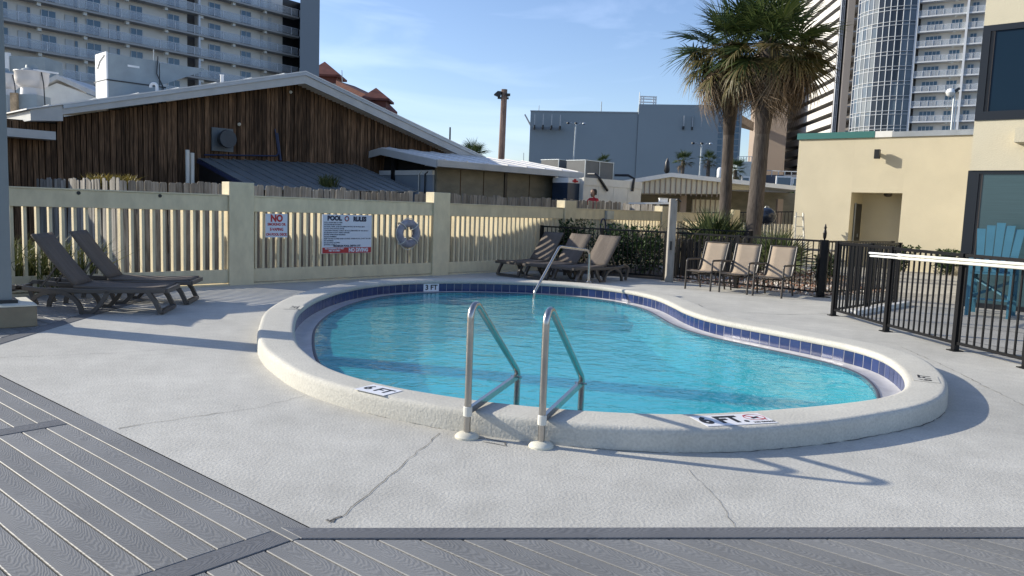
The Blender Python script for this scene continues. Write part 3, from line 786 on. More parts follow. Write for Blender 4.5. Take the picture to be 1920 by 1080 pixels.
for z in (.35,1.45):
    mb = MB(); F.box(mb, C0, C1, PV+.025, PV+.07, z, z+.09); part('stringer', mb, MT['picket'], pf)
    mb = MB(); F.box(mb, C0+.03, C0+.075, PV+.08, PV+5.4, z, z+.09); part('stringer', mb, MT['picket'], pf)

# ------------------------------------------------------------------ signs, ring, hose on the fence
FB = lambda u, z, v=.03: basis(F.p(u,v,z), F.U, (0,0,1))
sg = thing('no_smoking_sign', 'small white sign with red NO SMOKING lettering on the cream fence', 'sign', tuple(F.p(.94,.03,1.1)))
mb = MB(); F.box(mb, .72, 1.17, .028, .042, .87, 1.315); pl = part('panel', mb, MT['signwhite'], sg)
for t, z, s_, b_, m_, sx in (("NO",1.225,.175,.010,'signred',.9),("SMOKING OR",1.115,.068,.003,'signred',.88),("E-VAPING",1.02,.075,.003,'signred',.85),("ON POOL DECK",.925,.066,.003,'signred',.88)):
    put_text(t, s_, MT[m_], pl, FB(.945, z, .0265), bold=b_, sx=sx)
sg = thing('pool_rules_sign', 'large white POOL RULES board with a red NO DIVING strip on the cream fence', 'sign', tuple(F.p(2.5,.03,.93)))
mb = MB(); F.box(mb, 1.935, 3.115, .028, .043, .545, 1.325); pl = part('panel', mb, MT['signwhite'], sg)
mb = MB(); F.box(mb, 1.94, 3.11, .0245, .0275, .55, .665); rb = part('red_strip', mb, MT['signred'], pl)
put_text("POOL", .125, MT['signnavy'], pl, FB(2.215, 1.248, .0265), bold=.009, sx=1.0)
put_text("RULES", .125, MT['signnavy'], pl, FB(2.82, 1.238, .0265), bold=.009, sx=.92)
for k in range(8):
    a0 = k*math.pi/4; mb = MB()
    pts = [(.044*math.cos(a0+j*math.pi/16), .044*math.sin(a0+j*math.pi/16), 0) for j in range(5)]
    mb.tube(pts, .012, 4, False, .1); mb.xf(FB(2.505, 1.245, .0262)); part('life_ring_symbol', mb, MT['signred' if k % 2 else 'signnavy'], pl)
lines = ["POOL HOURS 8AM TO 10PM","SHOWER BEFORE ENTERING","NO FOOD, DRINK, GLASS OR ANIMALS IN POOL OR ON POOL DECK","DO NOT SWALLOW POOL WATER","CHILDREN UNDER 12 MUST BE ACCOMPANIED BY AN ADULT","NO LIFEGUARD ON DUTY  SWIM AT OWN RISK","PROPER SWIM WEAR REQUIRED","NO SOLO SWIMMING","KEEP GATES CLOSED AND LOCKED WHEN POOL IS NOT IN USE","NO RUNNING","NO ALCOHOL ALLOWED","BATHING LOAD 11"]
wds = [.42,.40,.97,.47,1.06,.60,.50,.29,1.12,.22,.37,.30]
for k, (t, wd) in enumerate(zip(lines, wds)):
    me = text_mesh(t, .036, MT['signnavy'], bold=.0009, align='LEFT')
    w0 = max(v.co.x for v in me.vertices); s_ = wd/w0
    for v in me.vertices: v.co.x *= s_
    me.transform(FB(1.975, 1.165-.0405*k, .0265)); link('lettering', me, pl)
put_text("MAXIMUM POOL DEPTH 6 FT", .052, MT['signnavy'], pl, FB(2.52, .693, .0265), bold=.003, sx=.95)
put_text("NO DIVING", .105, MT['signwhite'], rb, FB(2.795, .607, .0235), bold=.006, sx=.86)
put_text("NO SWIMMING OR WET\nFEET IN LOBBY", .042, MT['signwhite'], rb, FB(2.22, .62, .0235), bold=.002, sx=.95)
lr = thing('life_ring', 'weathered grey life ring hanging on the slats beside the pool rules board', 'life ring', tuple(F.p(4.05,0,.95)))
mb = MB()
pts = [F.p(4.05+.225*math.cos(a), -.01, .95+.225*math.sin(a)) for a in [2*math.pi*k/40 for k in range(40)]]
mb.tube(pts, [.082+.006*R.random() for _ in pts], 12, True); part('ring', mb, MT['ring'], lr, True)
mb = MB(); pts = []
for k in range(48):
    a = 2*math.pi*k/48; r_ = .302+.03*abs(math.sin(2*a))**1.5; pts.append(F.p(4.05+r_*math.cos(a+.785), -.02, .95+r_*math.sin(a+.785)-(.02 if math.sin(a+.785) < -.5 else 0)))
mb.tube(pts, .009, 6, True); part('grab_rope', mb, MT['rope'], lr, True)
for a in (.785, 2.356, 3.927, 5.498):
    mb = MB(); c = F.p(4.05+.225*math.cos(a), -.01, .95+.225*math.sin(a)); pts = []
    ex = F.U*math.cos(a)+Vector((0,0,math.sin(a)))
    tg = -F.U*math.sin(a)+Vector((0,0,math.cos(a)))
    for k in range(13):
        b_ = 2*math.pi*k/12; pts.append(c+ex*math.cos(b_)*.088+F.V*math.sin(b_)*.088)
    mb.bar([p_ for p_ in pts], .055, .01, up=tuple(tg)); part('strap', mb, MT['rope'], lr)
hz = thing('hose_hanger', 'dark blue hose coiled on a hanger at the far cream fence rail', 'hose', (3.0, 22.22, 1.1))
U0 = (11.26, 1.52)
mb = MB(); F.box(mb, U0[0]-.16, U0[0]+.16, -.04, .04, 1.36, 1.60); part('back_plate', mb, MT['galv'], hz)
for k, (du, r_, dz) in enumerate(((-.35,.22,-.62),(.12,.18,-.70),(-.05,.30,-.85),(.0,.26,-.90),(-.1,.22,-.80))):
    mb = MB(); pts = [F.p(U0[0]+du+r_*.55*math.cos(a), -.06-.02*k, U0[1]+dz+.25+r_*math.sin(a)) for a in [2*math.pi*j/24 for j in range(24)]]
    mb.tube(pts, .022, 7, True); part('hose_loop', mb, MT['bluehose'], hz, True)

# ------------------------------------------------------------------ corner post at the left edge
pg = thing('square_column', 'grey green square column on a tan plinth at the left edge of the photo', 'column', (-6.05,9.55,0))
bp_ = Frame(-5.56, 8.98, 40)     # plinth corner nearest the pool
mb = MB(); bp_.box(mb, -.95, 0, 0, .80, 0, .245); bevel(part('plinth', mb, MT['boxtan'], pg), .012)
mb = MB(); bp_.box(mb, -.95, 0, 0.0, .80, .245, .262); part('plinth_lit_top', mb, MT['cream'], pg)  # cream tone paints the light along the top of the plinth
mb = MB(); bp_.box(mb, -.53, -.21, .27, .59, .262, 4.05); bevel(part('shaft', mb, MT['postgrey'], pg), .01)
mb = MB(); bp_.box(mb, -.58, -.16, .22, .64, .262, .30); part('base_plate', mb, MT['dark'], pg)

# ------------------------------------------------------------------ loungers
def make_lounger():
    t = thing('chaise_lounge', '', 'lounger', group='brown resin loungers round the pool', world=False)
    W = .33
    for s in (-1, 1):
        y = s*W
        mb = MB().bar([(.06,y,.325),(.5,y,.315),(1.0,y,.305),(1.6,y,.31),(1.88,y,.345)], .05, .06)
        bevel(part('side_rail', mb, MT['resin'], t), .008)
        pts = [(1.42+.33*math.cos(a)*1.0, y*1.03, .0+.295*math.sin(a)) for a in [math.pi*k/12 for k in range(13)]]
        pts = [(p[0], p[1], max(.0,p[2])) for p in pts]
        autosmooth(part('arched_leg', MB().bar(pts, .05, .055, (0,1,0)), MT['resin'], t))
        part('strut_leg', MB().bar([(1.09,y*1.03,.02),(.97,y*1.03,.02),(.86,y,.14),(.77,y,.30)], .05, .05, (0,1,0)), MT['resin'], t)
        part('front_leg', MB().bar([(.28,y,.305),(.19,y,.18),(.12,y,.025)], .055, .06, (0,1,0)), MT['resin'], t)
        part('tail_leg', MB().bar([(1.80,y,.34),(1.93,y,.345),(1.99,y,.30),(1.96,y,.17),(1.90,y,.02)], .05, .05, (0,1,0)), MT['resin'], t)
    part('front_stretcher', MB().bar([(.115,-W,.04),(.115,W,.04)], .06, .05), MT['resin'], t)
    part('front_bar', MB().bar([(.06,-W,.325),(.06,W,.325)], .06, .055), MT['resin'], t)
    part('tail_bar', MB().bar([(1.97,-W,.30),(1.97,W,.30)], .05, .05), MT['resin'], t)
    mb = MB(); n = 10; vs = []; fs = []
    for i in range(n+1):
        x = .08+1.12*i/n
        for j in range(5):
            y = -W+.02+(2*W-.04)*j/4; vs.append((x, y, .375-.02*math.sin(math.pi*i/n)-.012*(1-(j-2)**2/4.)))
    for i in range(n):
        for j in range(4): fs.append((i*5+j, (i+1)*5+j, (i+1)*5+j+1, i*5+j+1))
    seat = part('seat_sling', mb.add(vs, fs), MT['sling'], t, True)
    md = seat.modifiers.new('solid','SOLIDIFY'); md.thickness = .03
    mb = MB(); vs = []; fs = []
    for i in range(n+1):
        q = i/n; x = 1.20+.50*q; z = .36+.66*q
        for j in range(5):
            y = -W+.02+(2*W-.04)*j/4; d = .012*(1-(j-2)**2/4.)+.012*math.sin(math.pi*q); vs.append((x+d*.8, y, z-d*.6))
    for i in range(n):
        for j in range(4): fs.append((i*5+j, i*5+j+1, (i+1)*5+j+1, (i+1)*5+j))
    back = part('back_sling', mb.add(vs, fs), MT['sling'], t, True)
    md = back.modifiers.new('solid','SOLIDIFY'); md.thickness = .028
    for s in (-1, 1):
        part('prop_bar', MB().bar([(1.42,s*.24,.62),(1.62,s*.24,.33)], .02, .03, (0,1,0)), MT['resin'], t)
    return t
lg = make_lounger()
spots = [((-4.61,10.56), 190, 'dark brown lounger beside the tan plinth, nearest the camera'),
         ((-4.70,11.58), 190, 'dark brown lounger between the cream fence and the nearest lounger'),
         ((-.20,17.75), 45.5, 'striped shaded lounger beside the end of the black fence, leftmost of the far three'),
         ((.43,17.25), 45.5, 'half shaded lounger in the middle of the far three by the hedge'),
         ((1.05,16.75), 45.5, 'sunlit tan brown lounger behind the grab rail, rightmost of the far three')]
for i, (p, a, lab) in enumerate(spots):
    o = lg if i == 0 else copy_tree(lg)
    o.location = (*p, 0); o.rotation_euler = (0,0,rad(a)); o['label'] = lab

# ------------------------------------------------------------------ sling chairs
def make_chair():
    t = thing('sling_chair', '', 'chair', group='tan sling chairs along the black fence', world=False)
    w_ = .27
    prof = [(0,-.60+.02,.40),(0,-.45,.415),(0,-.25,.40),(0,-.08,.385),(0,.02,.41),(0,.07,.50),(0,.16,.72),(0,.27,1.0)]
    P = []
    for i in range(len(prof)-1):
        for k in range(4):
            q = k/4; P.append(Vector(prof[i]).lerp(Vector(prof[i+1]), q))
    P.append(Vector(prof[-1])); vs = []; fs = []
    for i, p in enumerate(P):
        for j in range(5):
            x = -w_+.015+(2*w_-.03)*j/4; vs.append((x, p.y, p.z-.012*(1-(j-2)**2/4.)))
        if i:
            for j in range(4): fs.append(((i-1)*5+j, (i-1)*5+j+1, i*5+j+1, i*5+j))
    sl_ = part('sling', MB().add(vs, fs), MT['tan'], t, True); md = sl_.modifiers.new('solid','SOLIDIFY'); md.thickness = .008
    for s in (-1, 1):
        x = s*w_
        part('side_tube', MB().tube([p+Vector((x,0,0)) for p in P], .017, 8), MT['bronze'], t, True)
        part('front_leg', MB().tube(arc_path([(x*1.08,-.56,0),(x*1.08,-.53,.64),(x*1.06,.10,.63)], [.06]), .021, 8), MT['bronze'], t, True)
        part('rear_leg', MB().tube([(x*1.06,.12,.63),(x*1.04,.0,.38),(x*1.06,.13,0)], .019, 8), MT['bronze'], t, True)
    part('front_rail', MB().tube([(-w_,-.57,.40),(w_,-.57,.40)], .016, 8), MT['bronze'], t)
    part('back_rail', MB().tube([(-w_,.27,1.0),(w_,.27,1.0)], .013, 8), MT['bronze'], t)
    part('cross_rail', MB().tube([(-w_*1.06,-.30,.33),(w_*1.06,-.30,.33)], .011, 8), MT['bronze'], t)
    return t
ch = make_chair(); an = rad(-38.3); ax = Vector((math.cos(an), math.sin(an), 0)); ay = Vector((-math.sin(an), math.cos(an), 0))
for i, (p, lab) in enumerate((((3.94,16.28),'tan sling chair nearest the white wooden post, leftmost of three'),((4.52,15.86),'tan sling chair in the middle of the row along the black fence'),((5.09,15.38),'tan sling chair nearest the black gate post, rightmost of three'))):
    o = ch if i == 0 else copy_tree(ch)
    q = Vector((*p,0))+ay*.56; o.location = q; o.rotation_euler = (0,0,an+R.gauss(0,.03)); o['label'] = lab

# ------------------------------------------------------------------ black picket railings
def railing(name, label, pts, h, posts, pitch=.112, tall=None, plates=True, group='black metal railings'):
    t = thing(name, label, 'railing', (pts[0][0], pts[0][1], 0), group=group)
    pk = MB().box(-.0095,.0095,-.0095,.0095,.10,h-.03).mesh('picket', MT['blackmetal'])
    for i in range(len(pts)-1):
        a, b = Vector((*pts[i],0)), Vector((*pts[i+1],0)); d = (b-a); L_ = d.length; d.normalize(); ang = math.atan2(d.y,d.x)
        for nm, z, hh in (('top_rail',h-.035,.04),('bottom_rail',.085,.035)):
            part(nm, MB().bar([a+Vector((0,0,z+hh/2)), b+Vector((0,0,z+hh/2))], .035, hh), MT['blackmetal'], t)
        m = max(1, int(L_/pitch))
        for k in range(m):
            q = a+d*(L_*(k+.5)/m); link('picket', pk, t, (q.x,q.y,0), (0,0,ang))
    pm = MB().box(-.034,.034,-.034,.034,0,h+.012).mesh('post', MT['blackmetal'])
    for p, ang in posts:
        q = link('post', pm, t, (*p,0), (0,0,ang))
        if plates: 
            link('base_plate', MB().box(-.07,.07,-.07,.07,.0,.012).mesh('base_plate', MT['blackmetal']), q)
    return t
A0, A1, A2 = (.70,19.75), (3.62,18.30), (6.28,15.80)
an1 = math.atan2(A1[1]-A0[1], A1[0]-A0[0]); an2 = math.atan2(A2[1]-A1[1], A2[0]-A1[0])
mid = lambda a, b, t: (a[0]+(b[0]-a[0])*t, a[1]+(b[1]-a[1])*t)
railing('black_railing', 'black picket railing behind the far loungers and the tan chairs', [A0,A1,A2], 1.16, [(A0,an1),(mid(A0,A1,.5),an1),(A1,an2),(mid(A1,A2,.5),an2)])
railing('black_railing', 'black railing running right from the spike topped gate post', [(6.34,15.82),(8.5,17.4)], 1.15, [((8.5,17.4),.6)])
gp = thing('gate_post', 'tall black gate post with a spike latch beside the rightmost tan chair', 'post', (6.31,15.80,0))
part('shaft', MB().para((6.25,15.74,0),(.085,0,0),(0,.085,0),(0,0,1.17)), MT['blackmetal'], gp)
part('shaft', MB().para((6.37,15.83,0),(.06,0,0),(0,.06,0),(0,0,1.17)), MT['blackmetal'], gp)
part('spike', MB().lathe([(.012,0),(.035,.05),(.04,.14),(.02,.22),(.03,.25),(.005,.33)], 8, (6.34,15.83,1.17)), MT['blackmetal'], gp)
part('base_plate', MB().para((6.19,15.68,0),(.30,0,0),(0,.30,0),(0,0,.014)), MT['blackmetal'], gp)
Q = [(5.36,12.78),(5.46,11.15),(5.62,9.66),(5.84,8.62),(6.3,6.6),(6.75,4.6)]
an3 = rad(-84)
railing('black_railing', 'near black railing along the patio with two white poles laid against it', Q, 1.225, [(q,an3) for q in Q])
railing('black_railing', 'black railing running back from the corner of the near railing', [(5.40,12.82),(7.35,14.75)], 1.19, [((7.35,14.75),.78),((6.4,13.8),.78)])
mb = MB().bar([(5.75,12.95,.04),(7.6,14.78,.04)], .13, .08); tag(part('patio_kerb', mb, MT['white']), 'low white kerb behind the corner of the black railings', 'kerb')
railing('black_railing', 'low black railing behind the white wooden post below the left palm', [(4.2,21.2),(6.3,20.6)], 1.2, [((4.2,21.2),0),((6.3,20.6),0)])
lf = thing('low_picket_fence', 'low weathered picket fence, coloured dark for shade, behind the tan chairs and the left palm', 'fence', (5,20,0))
lpm = [MB().extrude([(-.05,0,0),(.05,0,0),(.05,0,h-.03),(.015,0,h),(-.05,0,h-.05)], (0,.02,0)).mesh('picket', MT['shadedpicket']) for h in (.98,1.06,.90)]
for k in range(24):
    q = Vector((4.05,19.6,0)).lerp(Vector((6.35,20.25,0)), (k+.5)/24); link('picket', R.choice(lpm), lf, q, (R.gauss(0,.05), R.gauss(0,.04), R.gauss(.27,.1)))
part('stringer', MB().bar([(4.02,19.63,.7),(6.38,20.3,.7)], .04, .08), MT['shadedpicket'], lf)
for k, (z, lab) in enumerate(((1.135,'white pole resting on the near black railing, the upper of two'),(1.093,'white pole resting on the near black railing, the lower of two'))):
    a, b = Vector((5.335,11.6-.04*k,z-.02)), Vector((5.83,7.05,z+.075))
    t = thing('pool_pole', lab, 'pole', tuple(a), group='white telescopic pool poles')
    part('outer_tube', MB().tube([a.lerp(b,.16), b], .0195, 10), MT['offwhite'], t, True)
    part('inner_tube', MB().tube([a, a.lerp(b,.17)], .015, 10), MT['white'], t, True)
    part('collar', MB().tube([a.lerp(b,.155), a.lerp(b,.175)], .024, 10), MT['offwhite'], t, True)
wp = thing('wooden_post', 'whitewashed square wooden post standing at the corner of the far black railing', 'post', (3.66,18.02,0))
bevel(part('shaft', MB().box(3.575,3.745,17.94,18.11,0,1.93), M("whitewashed timber", (.34,.31,.265), .85, var=.22, vs=7, stretch=(3,3,.5), bump=.3, bs=20), wp), .01)
part('bracket', MB().tube(arc_path([(3.70,17.93,1.89),(3.74,17.9,1.93),(3.82,17.93,1.86)],[.02]), .015, 6), MT['dark'], wp)
part('latch', MB().box(3.62,3.66,17.915,17.94,.75,.95), MT['dark'], wp)

# ------------------------------------------------------------------ tall plank chair
ad = thing('tall_plank_chair', 'tall turquoise slatted balcony chair behind the near black railing', 'chair', (8.50,13.65,0), rad(-38), world=False)
for s in (-1, 1):
    x = s*.31
    part('front_leg', MB().box(x-.03,x+.03,-.42,-.33,0,.98), MT['blue'], ad)
    part('rear_leg', MB().bar([(x,.30,0),(x,.22,.55),(x,.18,.98)], .05, .09, (1,0,0)), MT['blue'], ad)
    part('arm', MB().box(x-.07,x+.07,-.48,.30,.98,1.005), MT['blue'], ad)
    part('seat_stringer', MB().box(x-.025,x+.025,-.40,.24,.64,.74), MT['blue'], ad)
    part('side_stretcher', MB().box(x-.02,x+.02,-.33,.26,.30,.37), MT['blue'], ad)
for k in range(6): part('seat_slat', MB().box(-.31,.31,-.42+k*.10,-.33+k*.10,.745,.768), MT['blue'], ad)
for k, h in enumerate((1.52,1.585,1.635,1.59,1.53)):
    x0 = (k-2)*.118; x1 = (k-2)*.150
    mb = MB(); mb.extrude([(x0-.05,.10,.72),(x0+.05,.10,.72),(x1+.068,.36,h),(x1-.068,.36,h)], (0,.022,.006)); part('back_slat', mb, MT['blue'], ad)
part('back_rail', MB().box(-.30,.30,.205,.235,.98,1.06), MT['blue'], ad)
part('footrest', MB().box(-.30,.30,-.46,-.33,.30,.325), MT['blue'], ad)
part('cross_brace', MB().bar([(-.28,.20,.62),(.28,-.2,.34)], .02, .05), MT['blue'], ad)
part('cross_brace', MB().bar([(.28,.22,.62),(-.28,-.18,.34)], .02, .05), MT['blue'], ad)

# ------------------------------------------------------------------ brown boarded building
rb = thing('boarded_building', 'low building of dark brown vertical boards under a wide grey gable roof', 'building', tuple(B.p(4.5,5.5)))
RZ = lambda u: 4.90-.265*abs(u-4.5)
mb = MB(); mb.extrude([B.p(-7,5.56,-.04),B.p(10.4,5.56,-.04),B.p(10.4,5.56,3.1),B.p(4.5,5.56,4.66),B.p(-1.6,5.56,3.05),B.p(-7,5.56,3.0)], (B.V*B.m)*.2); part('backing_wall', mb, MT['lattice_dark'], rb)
u = -6.9
while u < 10.3:
    bw = R.uniform(.075,.12); zt = (RZ(u+bw/2)-.25) if u > -1.3 else 3.02
    d = R.choice((0,.012,.024)); mb = MB(); B.box(mb, -bw/2, bw/2, -d, .05, -.04, zt); mb.v = [tuple(Vector(q)-B.o) for q in mb.v]
    link('board', mb.mesh('board', MT['brown']), rb, B.p(u+bw/2, 5.50))
    u += bw+R.uniform(.012,.022)
for s_, (ua, ub) in ((0,(-1.22,4.5)),(1,(4.5,11.0))):
    mb = MB(); h = .20 if s_ == 0 else .29
    mb.extrude([B.p(ua,5.0,RZ(ua)-(.19 if s_ == 0 else .28)),B.p(ub,5.0,RZ(ub)-(.28 if s_ == 0 else .27)),B.p(ub,5.0,RZ(ub)),B.p(ua,5.0,RZ(ua))], (B.V*B.m)*.05); part('fascia', mb, MT['fascia'], rb)
    mb = MB(); mb.extrude([B.p(ua,4.97,RZ(ua)-.07),B.p(ub,4.97,RZ(ub)-.07),B.p(ub,4.97,RZ(ub)+.012),B.p(ua,4.97,RZ(ua)+.012)], (B.V*B.m)*.029); part('rake_trim', mb, MT['greycap'], rb)
    ua2, ub2 = (-1.9,4.5) if s_ == 0 else (4.5,11.1)
    mb = MB(); mb.extrude([B.p(ua2,4.96,RZ(ua2)+.013),B.p(ub2,4.96,RZ(ub2)+.013),B.p(ub2,4.96,RZ(ub2)+.04),B.p(ua2,4.96,RZ(ua2)+.04)], (B.V*B.m)*17); rf = part('roof', mb, MT['whiteroof'], rb)
    for k in range(int((ub2-ua2)/.9)):
        q = ua2+.45+.9*k; mb = MB(); mb.bar([B.p(q,5.05,RZ(q)+.045),B.p(q,21.9,RZ(q)+.045)], .04, .012); part('standing_seam', mb, MT['greycap'], rf)
    mb = MB(); mb.extrude([B.p(ua,5.06,RZ(ua)-.06),B.p(ub,5.06,RZ(ub)-.06),B.p(ub,5.06,RZ(ub)),B.p(ua,5.06,RZ(ua))], (B.V*B.m)*.43); part('soffit', mb, MT['brown'], rb)
mb = MB(); mb.extrude([B.p(-1.82,5.0,3.01),B.p(-1.222,5.0,3.06),B.p(-1.222,5.0,RZ(-1.222)+.005),B.p(-1.82,5.0,RZ(-1.82)+.005)], (B.V*B.m)*8); part('eave_box', mb, MT['fascia'], rb)
mb = MB(); B.box(mb, -7, -1.38, 4.95, 5.48, 2.65, 2.82); part('side_canopy', mb, MT['fascia'], rb)
vu, vz = (2.35, 3.02)
mb = MB(); B.box(mb, 2.2, 2.75, 5.44, 5.49, 2.72, 3.29); vt = part('vent_plate', mb, M("dark vent plate", (.11,.13,.14), .6), rb)
mb = MB().lathe([(.19,0),(.19,.18),(.245,.19),(.26,.26),(.245,.33),(.05,.335)], 28); mb.xf(Matrix.Translation(B.p(vu+.14,5.45,vz)) @ (Matrix((B.U, Vector((0,0,1)), -B.V)).transposed().to_4x4())); part('vent_cap', mb, M("dark blue grey cowl", (.035,.048,.06), .5), vt, True)
for px_ in ((2.92, 3.44), (4.35, 4.42)):
    mb = MB().lathe([(.015,0),(.04,.02),(.045,.08),(.035,.085)], 12); mb.xf(Matrix.Translation(B.p(px_[0],5.43,px_[1])) @ Matrix.Rotation(rad(110),4,'X')); part('spot_lamp', mb, MT['cream'], rb, True)
pu, pz = (3.89, 3.36)
part('conduit', MB().tube(arc_path([B.p(pu,5.44,pz+.05),B.p(pu+.12,5.44,2.72),B.p(2.0,5.43,2.60)],[.12]), .022, 7), MT['bluehose'], rb, True)
part('conduit', MB().tube([B.p(pu+.06,5.44,pz-.05),B.p(pu+.17,5.44,2.6)], .035, 7), MT['bluehose'], rb, True)
for k,(du,dz) in enumerate(((0,0),(.11,-.06))):
    q = (1.27, 2.64)
    tag(part('vent_pipe', MB().tube([B.p(q[0]-.04+du,4.6,-.04),B.p(q[0]-.04+du,4.6,q[1]+dz)], .052, 12), MT['offwhite'], None, True), ('taller white vent pipe rising beside the lean-to roof','shorter white vent pipe rising beside the lean-to roof')[k], 'pipe', 'white vent pipes')
# lean-to
lt = thing('lean_to', 'lean-to with a blue grey ribbed metal roof against the brown boards', 'lean-to', tuple(B.p(4,4)))
for k in range(15):
    u0 = 1.85+k*.30; zt = 2.50+.028*k*.30*1.0
    mb = MB(); mb.extrude([B.p(u0,5.43,zt),B.p(u0+.285,5.43,zt),B.p(u0+.285,2.55,zt-.72),B.p(u0,2.55,zt-.72)], (0,0,.02)); part('roof_panel', mb, MT['metalroof'], lt)
    mb = MB(); mb.bar([B.p(u0+.292,5.43,zt+.028),B.p(u0+.292,2.55,zt-.692)], .05, .04); part('seam', mb, MT['metalroof'], lt)
mb = MB(); mb.extrude([B.p(1.87,5.44,-.04),B.p(1.87,5.44,2.42),B.p(1.87,2.62,1.74),B.p(1.87,2.62,-.04)], (B.U*B.m)*.06); part('side_wall', mb, MT['dark'], lt)  # near-black panel stands in for the shade under the roof edge
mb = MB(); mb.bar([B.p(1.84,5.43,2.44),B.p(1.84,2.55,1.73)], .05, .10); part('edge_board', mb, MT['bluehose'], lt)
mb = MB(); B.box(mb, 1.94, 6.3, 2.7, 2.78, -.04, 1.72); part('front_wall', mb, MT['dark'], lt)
# shed
sh = thing('storage_shed', 'pale blue and tan storage shed with a white metal gable roof', 'shed', tuple(B.p(9,5)))
mb = MB(); B.box(mb, 7.30, 7.36, 3.07, 6.64, -.04, 2.40); part('end_wall', mb, MT['shedblue'], sh)
for v0, v1 in ((3.07,4.74),(4.92,6.64)):
    mb = MB(); B.box(mb, 7.28, 7.36, v0, v1, 2.401, 2.53); part('top_band', mb, MT['white'], sh)
mb = MB(); B.box(mb, 7.26, 7.34, 4.75, 4.91, -.04, 2.95); part('corner_board', mb, MT['dark'], sh)
mb = MB(); B.box(mb, 7.42, 7.46, 3.1, 6.6, 2.40, 2.62); part('gable_gap', mb, MT['lattice_dark'], sh)
mb = MB(); mb.extrude([B.p(7.44,3.0,2.6),B.p(7.44,6.8,2.6),B.p(7.44,4.93,2.98)], (B.U*B.m)*.03); part('gable_gap', mb, MT['lattice_dark'], sh)
for v in (3.62,3.35): part('drain_pipe', MB().tube([B.p(7.25,v,-.04),B.p(7.25,v,2.42),B.p(7.3,v-.1,2.5)], .022, 8), MT['offwhite'] if v > 3.5 else MT['dark'], sh, True)
part('latch_handle', MB().tube([B.p(7.25,4.42,2.02),B.p(7.2,4.40,2.12),B.p(7.25,4.30,2.0),B.p(7.25,4.30,1.85)], .02, 6), MT['dark'], sh)
mb = MB(); B.box(mb, 7.37, 12.3, 3.0, 3.07, -.04, 2.62); part('side_wall', mb, MT['stained'], sh)
for q in ((10.04, 2.35), (12.22,0)):
    mb = MB(); B.box(mb, q[0]-.05, q[0]+.05, 2.96, 2.999, -.04, 2.6); part('wall_post', mb, MT['dark'], sh)
for q in (8.25,9.15,11.1): 
    mb = MB(); B.box(mb, q-.012, q+.012, 2.99, 2.9995, -.04, 2.6); part('panel_joint', mb, MT['brown'], sh)
for a, b in (((2.46,2.74),(4.93,3.12)),((7.15,2.80),(4.93,3.12))):
    mb = MB(); mb.extrude([B.p(6.95,a[0],a[1]),B.p(6.95,b[0],b[1]),B.p(6.95,b[0],b[1]+.045),B.p(6.95,a[0],a[1]+.045)], (B.U*B.m)*6.1); rf = part('roof', mb, MT['whiteroof'], sh)
    for k in range(8):
        q = 7.2+.8*k; mb = MB(); mb.bar([B.p(q,a[0],a[1]+.06),B.p(q,b[0],b[1]+.06)], .05, .03); part('seam', mb, MT['whiteroof'], rf)
    mb = MB(); mb.extrude([B.p(6.93,a[0],a[1]-.17),B.p(6.93,b[0],b[1]-.17),B.p(6.93,b[0],b[1]+.02),B.p(6.93,a[0],a[1]+.02)], (B.U*B.m)*-.04); part('barge_board', mb, MT['fascia'], sh)
mb = MB(); B.box(mb, 6.9, 13.05, 2.42, 2.455, 2.60, 2.77); part('fascia', mb, MT['fascia'], sh)
mb = MB(); B.box(mb, 6.95, 13.0, 2.47, 3.0, 2.62, 2.64); part('soffit', mb, MT['fascia'], sh)
# roof plant on the brown building
def fanunit(name, lab, px, r_, z0, zc):
    t = thing(name, lab, 'exhaust fan', tuple(px), group='roof exhaust fans')
    x, y = px[0], px[1]
    part('curb', MB().para((x-.36,y-.36,z0),(.72,.72*.0,0),(0,.72,0),(0,0,zc-z0-.42)), MT['duct'], t)
    part('neck', MB().lathe([(r_*.70,zc-.42),(r_*.66,zc-.20),(r_*.75,zc-.16)], 24, (x,y,0)), MT['alum'], t, True)
    part('bowl', MB().lathe([(r_*.74,zc-.17),(r_*.93,zc-.08),(r_,zc+.06),(r_*1.0,zc+.26),(r_*1.05,zc+.29),(r_*1.04,zc+.31)], 28, (x,y,0)), MT['alum'], t, True)
    part('motor_cap', MB().lathe([(r_*.62,zc+.31),(r_*.60,zc+.36),(r_*.36,zc+.42),(r_*.34,zc+.50)], 20, (x,y,0)), MT['duct'], t, True)
    part('cable', MB().tube([(x+r_*.9,y-.2,zc+.3),(x+r_*1.1,y-.25,zc-.1),(x+r_*1.15,y-.2,z0)], .018, 6), MT['dark'], t)
    return t
f1 = (-15.18, 24.57, 4.98)
ft = fanunit('exhaust_fan', 'round aluminium exhaust fan on a sheet metal curb at the left end of the roof', f1, .47, 3.3, f1[2]-.05)
part('hinge_bar', MB().bar([(f1[0]+.25,f1[1]-.3,f1[2]+.28),(f1[0]+1.0,f1[1]-.3,f1[2]+.2)], .05, .05), MT['white'], ft)
part('brick_pier', MB().box(f1[0]-.40,f1[0]-.20,f1[1]-.47,f1[1]-.365,3.3,f1[2]-.45), M("tan worn duct lining", (.42,.30,.18), .9, var=.4, vs=9), ft)
f2 = (-17.57, 26.86, 5.26)
fanunit('exhaust_fan', 'aluminium exhaust fan half hidden behind the square column', f2, .50, 3.3, f2[2]-.1)
mb = MB(); a = (-20.04, 30.86, 5.37); 
t = thing('roof_unit', 'grey cabinet behind the exhaust fan at the left edge of the roof', 'roof unit', tuple(a))
part('cabinet', MB().box(a[0],a[0]+1.5,a[1],a[1]+1.2,3.3,6.75), MT['duct'], t)
part('white_corner', MB().box(a[0]-.04,a[0]+.12,a[1]-.05,a[1]+.1,3.3,6.87), MT['white'], t)
